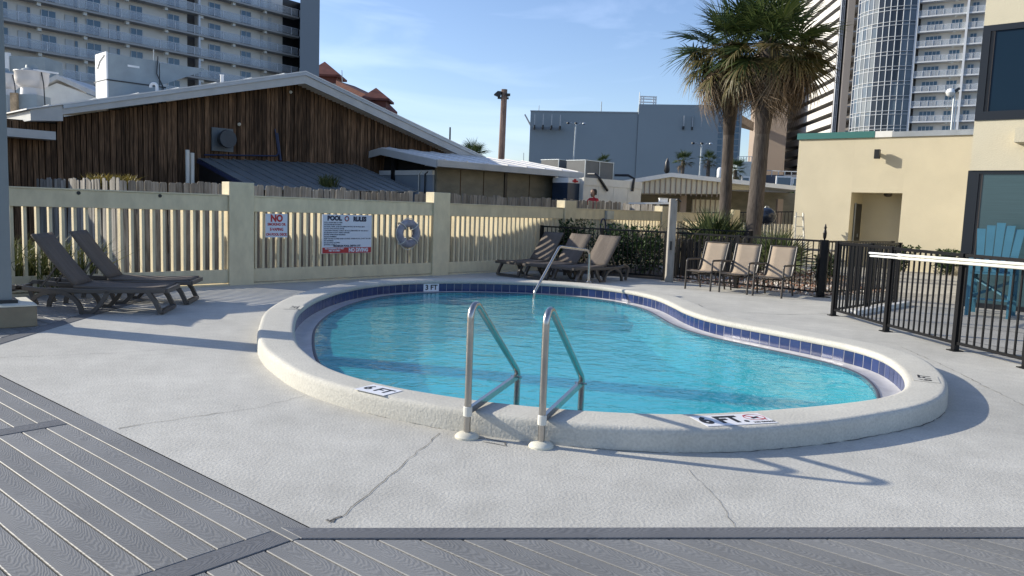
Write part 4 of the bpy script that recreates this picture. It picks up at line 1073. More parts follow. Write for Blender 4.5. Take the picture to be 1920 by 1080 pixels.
# condenser cabinet in the fence frame
ac = thing('rooftop_cabinet', 'large grey green sheet metal cabinet with a white end panel on the gable roof', 'air handler', (-12.85, 24.57, 4.74))
o0 = Vector((-12.53, 24.0, 4.51)); o0.z = 0
G = Frame(o0.x, o0.y, 46.1)
zb, zm, zt = 4.48, 4.99, 5.84
mb = MB(); G.box(mb, .02, 1.75, .0, 1.1, zb-.9, zm); part('curb', mb, MT['duct'], ac)
mb = MB(); G.box(mb, .02, 1.55, .02, 1.1, zm+.035, zt-.04); part('cabinet', mb, MT['duct'], ac)
mb = MB(); G.box(mb, -.02, 1.75, -.025, 1.12, zm, zm+.035); part('flange', mb, MT['dark'], ac)
mb = MB(); G.box(mb, -.03, .019, -.01, .93, zm+.036, zt); part('end_panel', mb, MT['white'], ac)
mb = MB(); G.box(mb, -.025, .018, -.01, .93, zb-.8, zm-.001); part('lower_panel', mb, MT['white'], ac)
mb = MB(); G.box(mb, .6, .95, .012, .019, zm+.5, zm+.56); part('name_plate', mb, MT['white'], ac)
mb = MB(); mb.extrude([G.p(1.57,.0,zm+.05),G.p(3.0,.0,zm+.72),G.p(3.0,.0,zm+.80),G.p(1.57,.0,zt-.1)], G.V*.9); part('intake_hood', mb, MT['duct'], ac)
part('conduit', MB().tube([G.p(1.5,-.03,zt+.1),G.p(1.45,-.05,zm+.4),G.p(1.65,-.05,zm),G.p(1.6,-.05,zb)], .02, 6), MT['dark'], ac)
part('loop_cable', MB().tube([G.p(-.045,.1,zt-.1),G.p(-.045,.5,zt-.25),G.p(-.045,.7,zm+.4)], .012, 5), MT['dark'], ac)
part('antenna', MB().tube([G.p(1.5,.3,zt-.05),G.p(1.5,.3,zt+.35)], .012, 5), MT['galv'], ac)
g = (-11.09, 24.0, 4.8); gv = Vector(g)
tag(part('gooseneck_vent', MB().tube(arc_path([gv+Vector((.07,0,-.45)),gv+Vector((.07,0,.14)),gv+Vector((-.12,0,.14)),gv+Vector((-.12,0,.02))],[.09,.09]), .045, 10), MT['white'], None, True), 'white gooseneck vent curling over beside the rooftop cabinet', 'vent')
g = (-9.04, 24.0, 5.11)
tag(part('roof_vent', MB().lathe([(.05,-.6),(.05,.14),(.06,.14),(.06,.17)], 12, g), MT['white'], None, True), 'straight white vent stub on the roof slope left of the ridge', 'vent')
# second gable behind the fans
t = thing('rear_gable', 'small grey roofed gable end behind the exhaust fan', 'building', (-16.96, 29.72, 5.35))
P_ = lambda x, y, Y: None
pts = [(-18.37, 29.72, 5.2),(-17.43, 29.72, 5.63),(-15.95, 29.72, 5.15),(-15.97, 29.72, 4.5),(-18.39, 29.72, 4.41)]
part('wall', MB().extrude(pts, (0,.2,0)), MT['offwhite'], t)
for a, b in (((-18.5, 29.6, 5.16),(-17.36, 29.6, 5.75)),((-17.36, 29.6, 5.75),(-15.65, 29.6, 5.06))):
    a, b = Vector(a), Vector(b); part('roof_edge', MB().extrude([a,b,b+Vector((0,0,.17)),a+Vector((0,0,.17))], (0,2.5,0)), MT['fascia'], t)

# ------------------------------------------------------------------ yard behind the fence: drink machine, cold store, person
q0, q1 = (14.36, 2.19), (15.15, 2.22)
t = thing('drink_machine', 'dark blue cabinet with a white header and red emblem at the end of the shed', 'vending machine', tuple(F.p(q0[0],4.2)))
zc = 2.52; zt2 = 2.7
mb = MB(); F.box(mb, q0[0], q1[0], 4.2, 4.9, -.04, zc); part('body', mb, M("dark blue enamel", (.018,.035,.065), .4), t)
mb = MB(); F.box(mb, q0[0], q1[0], 4.18, 4.9, zc+.001, zt2); hd = part('header', mb, MT['white'], t)
mb = MB(); F.box(mb, q0[0]+.30, q0[0]+.42, 4.165, 4.179, zc+.02, zt2-.03); part('emblem', mb, MT['redshirt'], hd)
mb = MB(); F.box(mb, q0[0]+.22, q0[0]+.52, 4.17, 4.179, zc+.04, zc+.10); part('emblem', mb, MT['redshirt'], hd)
cs = thing('cold_store', 'off white panelled cold store box behind the picket fence', 'cold store', tuple(F.p(13,4.0)))
c0, c1 = (14.98, 2.5), (18.53, 2.56); ctop = 2.74
W_ = (c1[0]-c0[0])/4
for k in range(4):
    mb = MB(); F.box(mb, c0[0]+W_*k, c0[0]+W_*(k+1)-.012, 4.0, 4.06, -.04, ctop-.27); part('panel', mb, MT['offwhite'], cs)
mb = MB(); F.box(mb, c0[0], c1[0], 3.98, 4.06, ctop-.265, ctop); part('fascia_panel', mb, MT['offwhite'], cs)
mb = MB(); F.box(mb, c0[0]+.02, c1[0]-.02, 4.07, 7.5, -.04, ctop-.02); part('core', mb, MT['offwhite'], cs)
for (a, b, v, lab) in (((16.59, 2.86),(18.06, 3.5),6.6,'grey condenser unit behind the white shed roof, the left of two'),((16.5, 2.84),(18.26, 3.45),5.2,'grey condenser unit on the cold store roof, the right of two')):
    t = thing('condenser_unit', lab, 'air conditioner', tuple(F.p(a[0],v,a[1])), group='condenser units on the sheds')
    z0 = min(a[1], ctop)
    mb = MB(); F.box(mb, a[0], b[0], v, v+.9, ctop-.01, b[1]); part('case', mb, M("dark grey condenser case", (.115,.118,.115), .6), t)
    for q in (a[0]-.01, (a[0]+b[0])/2-.02, b[0]-.03):
        mb = MB(); F.box(mb, q, q+.04, v-.02, v-.001, ctop-.01, b[1]+.01); part('corner_trim', mb, MT['galv'], t)
    mb = MB(); F.box(mb, a[0]-.015, b[0]+.015, v-.03, v+.92, b[1], b[1]+.03); part('lid', mb, MT['galv'], t)
hoses = (([(15.85, 2.9),(15.74, 2.89),(15.8, 2.74),(16.29, 2.33)],'black insulated pipe slanting down the cold store from the condenser'),
         ([(17.43, 2.95),(17.76, 2.96),(17.92, 2.85),(17.85, 2.37)],'black insulated pipe bending over the right end of the cold store'))
for P_, lab in hoses:
    tag(part('insulated_pipe', MB().tube([F.p(P_[0][0],4.5,P_[0][1]),F.p(P_[1][0],4.1,P_[1][1]),F.p(P_[2][0],3.94,P_[2][1]),F.p(P_[3][0],3.93,P_[3][1])], .05, 8), MT['dark'], None, True), lab, 'pipe', 'insulated pipes')

def person(loc, face):
    t = thing('person', 'person in a red shirt behind the picket fence, only head and shoulders showing', 'person', loc, face, world=False)
    J = {'pel':(0,0,.98),'wst':(0,.0,1.12),'che':(0,.01,1.32),'nek':(0,.0,1.47),'nk2':(0,-.01,1.54),'shL':(.18,0,1.43),'elL':(.33,-.04,1.20),'wrL':(.34,-.25,1.10),'shR':(-.18,0,1.43),'elR':(-.34,-.05,1.22),'wrR':(-.30,-.27,1.12),
         'hpL':(.09,0,.93),'knL':(.10,-.03,.52),'anL':(.10,.02,.08),'toL':(.11,-.17,.04),'hpR':(-.09,0,.93),'knR':(-.10,.0,.52),'anR':(-.10,.04,.08),'toR':(-.11,-.14,.04)}
    rd = {'pel':.14,'wst':.13,'che':.155,'nek':.07,'nk2':.055,'shL':.075,'elL':.05,'wrL':.032,'shR':.075,'elR':.05,'wrR':.032,'hpL':.10,'knL':.065,'anL':.045,'toL':.04,'hpR':.10,'knR':.065,'anR':.045,'toR':.04}
    E = [('pel','wst'),('wst','che'),('che','nek'),('nek','nk2'),('che','shL'),('shL','elL'),('elL','wrL'),('che','shR'),('shR','elR'),('elR','wrR'),('pel','hpL'),('hpL','knL'),('knL','anL'),('anL','toL'),('pel','hpR'),('hpR','knR'),('knR','anR'),('anR','toR')]
    for s_, w_ in ((1,'wrL'),(-1,'wrR')):      # palm and fingers
        x, y, z = J[w_]; J[w_+'p'] = (x-.005*s_, y-.07, z-.01); rd[w_+'p'] = .03; E.append((w_, w_+'p'))
    ks = list(J); me = bpy.data.meshes.new('body'); me.from_pydata([J[k] for k in ks], [(ks.index(a), ks.index(b)) for a, b in E], [])
    me.materials.append(MT['redshirt']); o = link('body', me, t)
    o.modifiers.new('skin','SKIN'); sv = me.skin_vertices[0].data
    for i, k in enumerate(ks): sv[i].radius = (rd[k], rd[k]); sv[i].use_root = (k == 'pel')
    o.modifiers.new('sub','SUBSURF').levels = 2; o.modifiers['sub'].render_levels = 2
    hd = MB(); hd.lathe([(.03,1.52),(.055,1.55),(.07,1.60),(.078,1.66),(.077,1.70),(.065,1.75),(.03,1.775)], 16); hd.v = [(x, y*1.18-.02-.012*(z < 1.62)*(y < 0), z) for x, y, z in hd.v]
    h = part('head', hd, MT['skin'], t, True)
    part('nose', MB().extrude([(-.012,-.108,1.635),(.012,-.108,1.635),(0,-.10,1.69)], (0,-.022,-.004)), MT['skin'], h)
    for s_ in (-1, 1):
        part('ear', MB().lathe([(.012,0),(.02,.008),(.01,.016)], 8, (s_*.08,0,1.655)), MT['skin'], h)
        part('eye', MB().box(s_*.03-.012,s_*.03+.012,-.112,-.106,1.672,1.682), MT['dark'], h)
        for k in range(5):
            x, y, z = J['wrL' if s_ > 0 else 'wrR']; x -= .005*s_
            dx = (k-2)*.016 if k < 4 else -.038*s_; L_ = (.06,.07,.068,.055,.04)[k]
            part('finger', MB().tube([(x+dx*.8,y-.085+(.03 if k == 4 else 0),z-.01),(x+dx,y-.09-L_*.6+(.03 if k == 4 else 0),z-.012),(x+dx,y-.09-L_+(.02 if k == 4 else 0),z-.03)], .008, 6), MT['skin'], t, True)
    part('mouth', MB().box(-.02,.02,-.103,-.098,1.604,1.609), MT['redshirt'], h)
    hr = MB(); hr.lathe([(.085,1.60),(.092,1.66),(.092,1.72),(.075,1.78),(.04,1.80)], 16); hr.v = [(x, y*1.12+.025, z) for x, y, z in hr.v]; part('hair', hr, MT['hair'], t, True)
    part('trousers', MB().tube([(.09,0,.95),(.10,-.02,.52),(.10,.02,.12)], [.12,.085,.07], 12), MT['dark'], t, True)
    part('trousers', MB().tube([(-.09,0,.95),(-.10,0,.52),(-.10,.04,.12)], [.12,.085,.07], 12), MT['dark'], t, True)
    return t
pu = (14.43, 2.19)
pp = F.p(pu[0],3.1,0); pp.z = pu[1]+.03-1.70
person(tuple(pp), F.a+rad(-100))
if pp.z > -.03:
    tag(part('loading_step', MB().para(pp+Vector((-.5,-.35,-.045-pp.z)), (1.0,0,0),(0,.7,0),(0,0,.045+pp.z)), MT['picket']), 'timber step under the person behind the picket fence', 'step')
a = (4.0, 27.5, 1.86); b = (5.4, 27.0, 1.91)
t = thing('white_canopy', 'flat white canopy sheet behind the top of the wooden post', 'canopy', a)
part('sheet', MB().extrude([a, b, (b[0],b[1],b[2]+.06), (a[0],a[1],a[2]+.06)], (.3,1.6,0)), MT['white'], t)
for q in (a, b): part('leg', MB().box(q[0]+.1,q[0]+.14,q[1]+.4,q[1]+.44,-.04,q[2]), MT['galv'], t)
a = (5.25, 28.4, 2.01)
t = thing('white_chest', 'small white chest standing on the white canopy sheet', 'chest', a)
part('body', MB().box(a[0],a[0]+.29,a[1]-.1,a[1]+.15,a[2]-.03,a[2]+.09), MT['white'], t); part('lid', MB().box(a[0]-.01,a[0]+.30,a[1]-.11,a[1]+.16,a[2]+.095,a[2]+.125), MT['offwhite'], t)

# ------------------------------------------------------------------ pale yellow building and its window wing
Y = Frame(12.712, 25.279, -40)
yb = thing('yellow_building', 'long pale yellow stucco building with a recessed doorway', 'building', tuple(Y.p(0,0)))
def wallpart(u0,u1,v0,v1,z0,z1,name='wall',m='ybuild',par=None):
    mb = MB(); Y.box(mb,u0,u1,v0,v1,z0,z1); return part(name, mb, MT[m], par or yb)
wallpart(-3.66,-1.76,0,.25,-.05,4.33); wallpart(-1.76,-.17,0,.25,2.52,4.33); wallpart(-.17,7.0,0,.25,-.05,4.33)
wallpart(-3.66,-3.41,.25,9,-.05,4.33); wallpart(-3.41,7,8.8,9,-.05,4.33)
wallpart(-3.40,7,.26,8.7,4.20,4.30,'roof_deck','greycap')
wallpart(-3.72,-1.16,-.06,.30,4.331,4.54,'roof_cap','tealcap'); wallpart(-1.155,-.62,-.05,.30,4.331,4.53,'roof_cap','white'); wallpart(-.615,7.0,-.05,.30,4.331,4.50,'roof_cap','greycap')
wallpart(-3.72,-3.41,.301,9.0,4.331,4.54,'roof_cap','tealcap')
wallpart(-1.77,-.16,1.3,1.4,-.05,2.6,'recess_back'); wallpart(-1.90,-1.761,.251,1.299,-.05,2.6,'recess_side'); wallpart(-.169,-.03,.251,1.299,-.05,2.6,'recess_side'); wallpart(-1.76,-.17,.251,1.299,2.521,2.62,'recess_ceiling')
dr = wallpart(-1.758,-1.73,.45,1.20,-.02,2.15,'door','dark'); wallpart(-1.7295,-1.70,.40,.46,-.02,2.18,'door_frame','greycap',dr); wallpart(-1.728,-1.715,.88,.92,1.0,1.12,'door_handle','galv',dr)
mb = MB().lathe([(.13,0),(.14,-.03),(.11,-.09),(.05,-.11)], 16, tuple(Y.p(-.80,.75,2.52))); part('ceiling_lamp', mb, MT['bronze'], yb, True)
sc = wallpart(-1.06,-.90,-.30,-.14,3.62,3.92,'wall_lamp','dark'); wallpart(-1.02,-.94,-.139,-.002,3.72,3.82,'lamp_bracket','white',sc)
WG = Frame(8.68, 15.0, -41)
yw = thing('window_wing', 'tall pale yellow wing with a black framed window above a dark glass door', 'building', tuple(WG.p(0,0)))
def wpart(u0,u1,v0,v1,z0,z1,name='wall',m='ybuild',par=None):
    mb = MB(); WG.box(mb,u0,u1,v0,v1,z0,z1); return part(name, mb, MT[m], par or yw)
wpart(0,9,.30,.5,-.05,7.6,'core_wall'); wpart(0,.28,.5,12,-.05,7.6,'side_wall')
wpart(0,9,0,.299,5.31,7.6); wpart(0,9,0,.299,2.62,3.555)
wpart(2.4,9,0,.299,-.05,2.619); wpart(2.9,9,0,.299,3.556,5.309)
fr = wpart(-.0,2.9,.05,.299,3.556,5.309,'window','frame')
wpart(.0,2.9,.0,.049,5.20,5.309,'window_frame','frame',fr); wpart(0,2.9,-.02,.049,3.556,3.72,'window_frame','frame',fr); wpart(0,.13,-.015,.049,3.72,5.20,'window_frame','frame',fr); wpart(.135,.20,.015,.049,3.72,5.20,'window_frame','bronze',fr)
wpart(.20,2.8,.03,.049,3.72,5.20,'pane','glass',fr)
d2 = wpart(-.03,2.4,.08,.299,-.04,2.619,'glass_door','frame')
wpart(-.03,.16,.03,.079,-.04,2.619,'door_frame','frame',d2); wpart(.16,2.4,.03,.079,2.56,2.619,'door_frame','frame',d2); wpart(.165,.22,.05,.079,-.04,2.56,'door_frame','bronze',d2); wpart(.16,2.4,.03,.079,-.04,.10,'door_frame','frame',d2)
wpart(.22,2.4,.06,.079,.10,2.56,'pane','doorglass',d2)
wpart(.74,3.2,-.42,-.001,3.10,3.36,'ledge'); wpart(.86,.96,-.03,-.002,3.36,3.60,'downpipe','dark')

# ------------------------------------------------------------------ palms, palmettos, shrubs, grass
def frond_mesh(rng, mat, pl=.95, fr=.95, nb=30, droop=.25, spread=128, curl=0.0, wid=.044, hang=0.0):
    mb = MB()
    pts = [Vector((pl*k/4, 0, -.05*pl*(k/4)**2*droop*4)) for k in range(5)]
    mb.bar(pts, .028, .012)
    hub = pts[-1]
    for k in range(nb):
        a = rad(-spread+2*spread*(k+.5)/nb+rng.gauss(0,1.6)); L_ = fr*(1-.30*(abs(a)/rad(128))**1.5)*rng.uniform(.86,1.06)
        d = Vector((math.cos(a), math.sin(a), 0)); n = Vector((-d.y, d.x, 0))
        fold = .22*abs(math.sin(a))
        w0 = wid*rng.uniform(.8,1.15); dr = droop*rng.uniform(.6,1.5)
        P = []
        for q in (0.02,.38,.70,1.0):
            z = fold*q*L_-dr*(q**2.2)*L_-hang*q*L_
            rr = L_*q*(1-.18*curl*q)
            P.append(hub+d*rr+Vector((0,0,z)))
        ws = (.006, w0, w0*.62, .002); vs = []
        for p, w_ in zip(P, ws): vs += [p-n*w_/2+Vector((0,0,w_*.25)), p+n*w_/2+Vector((0,0,-w_*.12))]
        mb.add(vs, [(0,2,3,1),(2,4,5,3),(4,6,7,5)])
    return mb.mesh('frond', mat)
rf_ = random.Random(11)
GREEN = [frond_mesh(rf_, MT['frond'], .85, .98, 28, .18), frond_mesh(rf_, MT['frond'], .95, .92, 27, .26), frond_mesh(rf_, MT['frond'], .75, 1.0, 28, .34)]
MIXED = [frond_mesh(rf_, MT['frondtip'], .85, .92, 32, .45, 120, .3), frond_mesh(rf_, MT['frondtip'], .8, .85, 30, .55, 115, .5)]
DEAD = [frond_mesh(rf_, MT['deadfrond'], .75, .85, 26, .75, 95, 1.0, .026, .3), frond_mesh(rf_, MT['deadfrond'], .7, .80, 24, .9, 80, 1.3, .024, .4), frond_mesh(rf_, MT['deadfrond'], .85, .75, 24, .6, 105, .8, .028, .2)]
def palm(name, label, base, top, r0, r1, seed, nfr=(26,10,16), sc=1.0, dead_boot=True, group=None, cat='palm tree', extra=()):
    rng = random.Random(seed); b, tp = Vector(base), Vector(top)
    t = thing(name, label, cat, base, group=group)
    n = 22; pts = []; rr = []
    for i in range(n):
        q = i/(n-1); p = b.lerp(tp, q)+Vector((.10*math.sin(q*2.6+seed), 0, 0))*(tp-b).length*.12*q*(1-q)
        pts.append(p); rr.append((r0*(1-q)+r1*q)*(1+rng.gauss(0,.035)))
    if dead_boot:
        k = int(n*.60); part('trunk', MB().tube(pts[:k+1], rr[:k+1], 14), MT['trunk'], t, True)
        r2 = [rr[i]*(1+.42*min(1,(i-k)/3)) for i in range(k, n)]
        part('boot_trunk', MB().tube(pts[k:], r2, 14), MT['trunkdark'], t, True)
    else: part('trunk', MB().tube(pts, rr, 10), MT['trunk'], t, True)
    i = 0
    for kind, cnt, e0, e1 in ((GREEN, nfr[0], 82, -18), (MIXED, nfr[1], 5, -50), (DEAD, nfr[2], -38, -82)):
        for k in range(cnt):
            az = i*2.39996+rng.gauss(0,.2); el = rad(e0+(e1-e0)*((k+.5)/cnt)+rng.gauss(0,7)); i += 1
            Mx = Matrix.Rotation(az,4,'Z') @ Matrix.Rotation(-el,4,'Y') @ Matrix.Rotation(rng.gauss(0,.25),4,'X')
            o = link('frond', rng.choice(kind), t, tp+Vector((rng.gauss(0,.05),rng.gauss(0,.05),rng.uniform(-.25,.15)*(1 if kind is GREEN else 1.6)))*sc)
            o.rotation_euler = Mx.to_euler(); s_ = sc*rng.uniform(.88,1.12); o.scale = (s_,s_,s_)
    for az, el, kind, s_ in extra:
        o = link('frond', rng.choice(kind), t, tp+Vector((0,0,-.1))); o.scale = (s_,s_,s_)
        o.rotation_euler = (Matrix.Rotation(rad(az),4,'Z') @ Matrix.Rotation(-rad(el),4,'Y') @ Matrix.Rotation(rng.gauss(0,.35),4,'X')).to_euler()
    return t
palm('sabal_palm', 'sabal palm with the darker thicker trunk and shaggy crown, right of the pair', (6.6, 21.5, -0.05), (6.76, 21.5, 6.21), .225, .185, 3, (34,18,44), 1.06, extra=[(a, e, k, s) for a, e, k, s in ((-8,22,GREEN,1.22),(14,8,GREEN,1.2),(-25,-8,MIXED,1.15),(5,-20,MIXED,1.25),(-18,-34,DEAD,1.3),(10,-42,DEAD,1.3),(-40,-30,DEAD,1.2),(25,-30,DEAD,1.2),(-5,-52,DEAD,1.2),(-60,-20,MIXED,1.1),(-75,-42,DEAD,1.15),(-15,-28,DEAD,1.35),(0,-38,DEAD,1.4))])
palm('sabal_palm', 'sabal palm with the slimmer trunk, left of the pair', (6.25, 23.0, -0.05), (6.12, 23.0, 6.37), .18, .15, 5, (34,20,42), 1.08, extra=[(a, e, k, s) for a, e, k, s in ((188,18,GREEN,1.15),(170,4,GREEN,1.15),(200,-10,MIXED,1.15),(182,-24,MIXED,1.2),(195,-36,DEAD,1.25),(168,-32,DEAD,1.2),(215,-28,DEAD,1.2),(240,-36,DEAD,1.15),(186,-48,DEAD,1.15),(255,-12,MIXED,1.1))])
SAW = [frond_mesh(rf_, MT['saw'], .40, .80, 15, .05, 62, 0, .042), frond_mesh(rf_, MT['saw'], .48, .74, 14, .10, 72, 0, .038)]
def palmetto(label, base, n, sc, seed, lo=15, hi=85):
    rng = random.Random(seed); t = thing('saw_palmetto', label, 'palmetto', base)
    part('stem', MB().lathe([(.16*sc,0),(.13*sc,.2*sc),(.10*sc,.42*sc)], 9, base), MT['trunkdark'], t)
    for k in range(n):
        az = k*2.4+rng.gauss(0,.2); el = rad(rng.uniform(lo,hi)); Mx = Matrix.Rotation(az,4,'Z') @ Matrix.Rotation(-el,4,'Y') @ Matrix.Rotation(rng.uniform(-1.2,1.2),4,'X')
        o = link('frond', rng.choice(SAW), t, Vector(base)+Vector((0,0,.25*sc))); o.rotation_euler = Mx.to_euler(); s_ = sc*rng.uniform(.8,1.15); o.scale = (s_,s_,s_)
palmetto('spiky pale green palmetto at the foot of the left palm', (5.69, 22.0, 0.25), 40, 1.12, 1)
palmetto('spiky palmetto at the foot of the right palm behind the tan chairs', (6.51, 19.2, -0.02), 34, .92, 2)
palmetto('low palmetto right of the left palm trunk', (7.0, 23.5, 0.3), 20, .9, 4)
def leaves(mb, c, rx, ry, rz, n, size, rng, shell=.55, up=.2):
    for _ in range(n):
        while True:
            p = Vector((rng.uniform(-1,1), rng.uniform(-1,1), rng.uniform(-1,1)))
            if shell < p.length < 1: break
        q = Vector((c[0]+p.x*rx, c[1]+p.y*ry, c[2]+p.z*rz))
        d = (p+Vector((rng.gauss(0,.7), rng.gauss(0,.7), rng.gauss(0,.5)+up))).normalized(); s_ = size*rng.uniform(.6,1.3)
        a = d.cross(Vector((rng.gauss(0,1), rng.gauss(0,1), rng.gauss(0,1)))).normalized()
        mb.add([q-d*s_*.5, q+a*s_*.22, q+d*s_*.5, q-a*s_*.22], [(0,1,2,3)])
def shrub(label, c, rx, ry, h, n, size, seed, mat='leaf'):
    rng = random.Random(seed); t = thing('shrub', label, 'shrub', (c[0],c[1],0), group=None)
    mb = MB()
    for k in range(7):
        a = rng.uniform(0,6.28); q = rng.uniform(0,.5)
        leaves(mb, (c[0]+math.cos(a)*rx*q, c[1]+math.sin(a)*ry*q, h*rng.uniform(.4,.62)), rx*.62, ry*.62, h*.42, n//7, size, rng, .3)
    for k in range(16):
        a = rng.uniform(0,6.28); p0 = Vector((c[0]+rng.gauss(0,rx*.4), c[1]+rng.gauss(0,ry*.4), h*.7)); p1 = p0+Vector((math.cos(a)*.15, math.sin(a)*.15, h*.38))
        for j in range(6): leaves(mb, tuple(p0.lerp(p1, j/5)), .05,.05,.05, 4, size, rng, 0)
    part('crown', mb, MT[mat], t)
    for k in range(6):
        a = rng.uniform(0,6.28); part('stem', MB().tube([(c[0]+.1*math.cos(a),c[1]+.1*math.sin(a),0),(c[0]+rx*.5*math.cos(a),c[1]+ry*.5*math.sin(a),h*.6)], .012, 5), MT['trunkdark'], t)
shrub('dark leafy shrub behind the leftmost of the far loungers', (1.6, 20.6), .75, .5, 1.22, 1100, .11, 21)
shrub('dark dense shrub behind the rightmost of the far loungers', (2.58, 20.0), .85, .6, 1.15, 1700, .10, 22)
shrub('dark dense shrub left of the white wooden post', (3.35, 19.5), .75, .55, 1.12, 1500, .10, 23)
shrub('small green shrub behind the rightmost tan chair', (7.85, 19.5), .30, .30, .62, 420, .10, 25)
shrub('small shrub at the foot of the yellow wall left of the recess', (12.36, 24.6), .35, .3, .75, 360, .12, 26)
shrub('small shrub at the foot of the yellow wall by the black glass door', (13.41, 23.9), .5, .3, .70, 420, .12, 27)
def tuft(label, name, base, n, h, spread, mat, seed, cat='grass'):
    rng = random.Random(seed); mb = MB()
    for _ in range(n):
        a = rng.uniform(0,6.28); q = rng.random()**.5; x0 = base[0]+spread[0]*q*math.cos(a); y0 = base[1]+spread[1]*q*math.sin(a); hh = h*rng.uniform(.55,1.1)
        d = Vector((rng.gauss(0,.35), rng.gauss(0,.35), 1)); nn = Vector((rng.gauss(0,1), rng.gauss(0,1), 0)).normalized()*.014
        p0 = Vector((x0,y0,base[2])); p1 = p0+d*hh*.6; p2 = p0+d*hh+Vector((d.x,d.y,-.25))*hh*.35
        mb.add([p0-nn,p0+nn,p1+nn*.7,p1-nn*.7,p2], [(0,1,2,3),(3,2,4)])
    tag(part(name, mb, MT[mat]), label, cat)
_g = F.p(-3.3, 1.15)
tuft('long green grass behind the left end of the cream fence', 'long_grass', (_g.x,_g.y,-.03), 1500, .95, (1.5,.8), 'grass', 31)
tuft('yellow weeds topping the grey picket fence below the round wall vent', 'yellow_weed', (-8.81, 17.0, 1.7), 420, .34, (.55,.4), 'drygrass', 32, 'weed')
tuft('green weed tuft on the lower edge of the lean-to roof', 'green_weed', (-5.18, 21.5, 1.94), 160, .42, (.24,.2), 'grass', 33, 'weed')
tuft('thin dry reeds behind the dark shrubs by the wooden post', 'dry_reed', (3.62, 20.4, 0.6), 60, .9, (.9,.3), 'deadfrond', 34, 'reeds')
# gravel bed
gb_ = [(3.72,18.36),(6.36,15.9),(8.55,17.45),(9.4,22.5),(8.2,26.5),(4.4,23.5)]
struct(filled([gb_], .008, MT['gravel'], 'gravel_bed'))
mb = MB(); rg = random.Random(5)
def inside(x, y):
    c = False
    for i in range(len(gb_)):
        (x1,y1),(x2,y2) = gb_[i-1], gb_[i]
        if (y1 > y) != (y2 > y) and x < (x2-x1)*(y-y1)/(y2-y1)+x1: c = not c
    return c
for _ in range(5200):
    x, y = rg.uniform(3.7,9.4), rg.uniform(15.9,26)
    if not inside(x, y): continue
    s_ = rg.uniform(.018,.055); a = rg.uniform(0,6.28)
    P_ = [(math.cos(a+k*1.5708)*s_*rg.uniform(.7,1.2), math.sin(a+k*1.5708)*s_*rg.uniform(.7,1.2)) for k in range(4)]
    mb.cm = 0 if rg.random() < .5 else (1 if rg.random() < .6 else 2)
    mb.add([(x+p[0],y+p[1],.004) for p in P_]+[(x+p[0]*.5,y+p[1]*.5,.01+s_*.8) for p in P_], [(0,1,5,4),(1,2,6,5),(2,3,7,6),(3,0,4,7),(4,5,6,7)])
o = link('pebbles', mb.mesh('pebbles', [MT['stone'], M("brown leaf litter stone", (.24,.13,.085), .9, var=.3), M("white shell stone", (.62,.60,.56), .8)])); struct(o, 'stuff')
pe = struct(filled([[(.8,19.85),(3.68,18.42),(4.4,23.4),(2.6,21.6)]], .008, MT['soil'], 'planting_bed'))
# grey picnic table and barbecue
pt = thing('picnic_table', 'weathered grey picnic table behind the black railing by the yellow building', 'picnic table', (8.06, 21.5, 0.0), rad(-40), world=False)
for k in range(4): part('top_plank', MB().box(-.9,.9,-.36+k*.18,-.20+k*.18,.72,.76), MT['greywood'], pt)
for s_ in (-1,1):
    part('bench_plank', MB().box(-.9,.9,s_*.72-.12,s_*.72+.12,.43,.47), MT['greywood'], pt)
    for e in (-.6,.6):
        part('leg', MB().bar([(e,s_*.62,0),(e,s_*.2,.72)], .04, .10, (1,0,0)), MT['greywood'], pt)
for e in (-.64,.64): part('cross_bar', MB().box(e-.02,e+.02,-.75,.75,.34,.43), MT['greywood'], pt)
b = (7.93, 24.5, 1.61)
bq = thing('kettle_barbecue', 'dark round kettle barbecue beside the right palm trunk', 'barbecue', (b[0],b[1],0))
part('kettle', MB().lathe([(.05,-.27),(.20,-.20),(.28,-.08),(.30,0),(.29,.05),(.25,.16),(.15,.24),(.03,.27)], 24, b), MT['charcoal'], bq, True)
for a in (0,2.1,4.2): part('leg', MB().tube([(b[0]+.16*math.cos(a),b[1]+.16*math.sin(a),b[2]-.2),(b[0]+.33*math.cos(a),b[1]+.33*math.sin(a),0)], .014, 6), MT['dark'], bq)
part('lid_handle', MB().tube([(b[0]-.06,b[1],b[2]+.26),(b[0]-.05,b[1],b[2]+.31),(b[0]+.05,b[1],b[2]+.31),(b[0]+.06,b[1],b[2]+.26)], .012, 6), MT['galv'], bq)
wb_ = thing('yard_wall', 'low pale yellow wall with a black rail behind the palms', 'wall', (8.79, 30.0, 0.86))
a, b = (6.81, 31.0, 1.34), (10.42, 28.5, 1.52)
part('wall', MB().para((a[0],a[1],-.05),(b[0]-a[0],b[1]-a[1],0),(.1,.2,0),(0,0,a[2]+.05)), MT['ybuild'], wb_)
part('rail', MB().bar([(a[0],a[1]+.1,a[2]+.28),(b[0],b[1]+.1,b[2]+.30)], .04, .04), MT['blackmetal'], wb_)
pk = MB().box(-.011,.011,-.011,.011,0,1.25).mesh('picket', MT['blackmetal'])
for k in range(34):
    q = Vector(a).lerp(Vector(b), (k+.5)/34); link('picket', pk, wb_, (q.x-.12,q.y-.16,q.z-.95))
t = thing('leaning_ladder', 'small pale stepladder leaning at the corner of the yellow building', 'stepladder', (9.81, 26.8, 0.0))
c = (9.81, 26.8, 0.45); z1 = 1.78
for s_ in (-.12,.12): part('rail', MB().bar([(c[0]+s_*1.6,c[1]-.3,0),(c[0]+s_,c[1],z1)], .04, .05), MT['offwhite'], t)
for k in range(5): part('step', MB().box(c[0]-.14,c[0]+.14,c[1]-.22+.05*k,c[1]-.12+.05*k,.3+.33*k,.33+.33*k), MT['offwhite'], t)

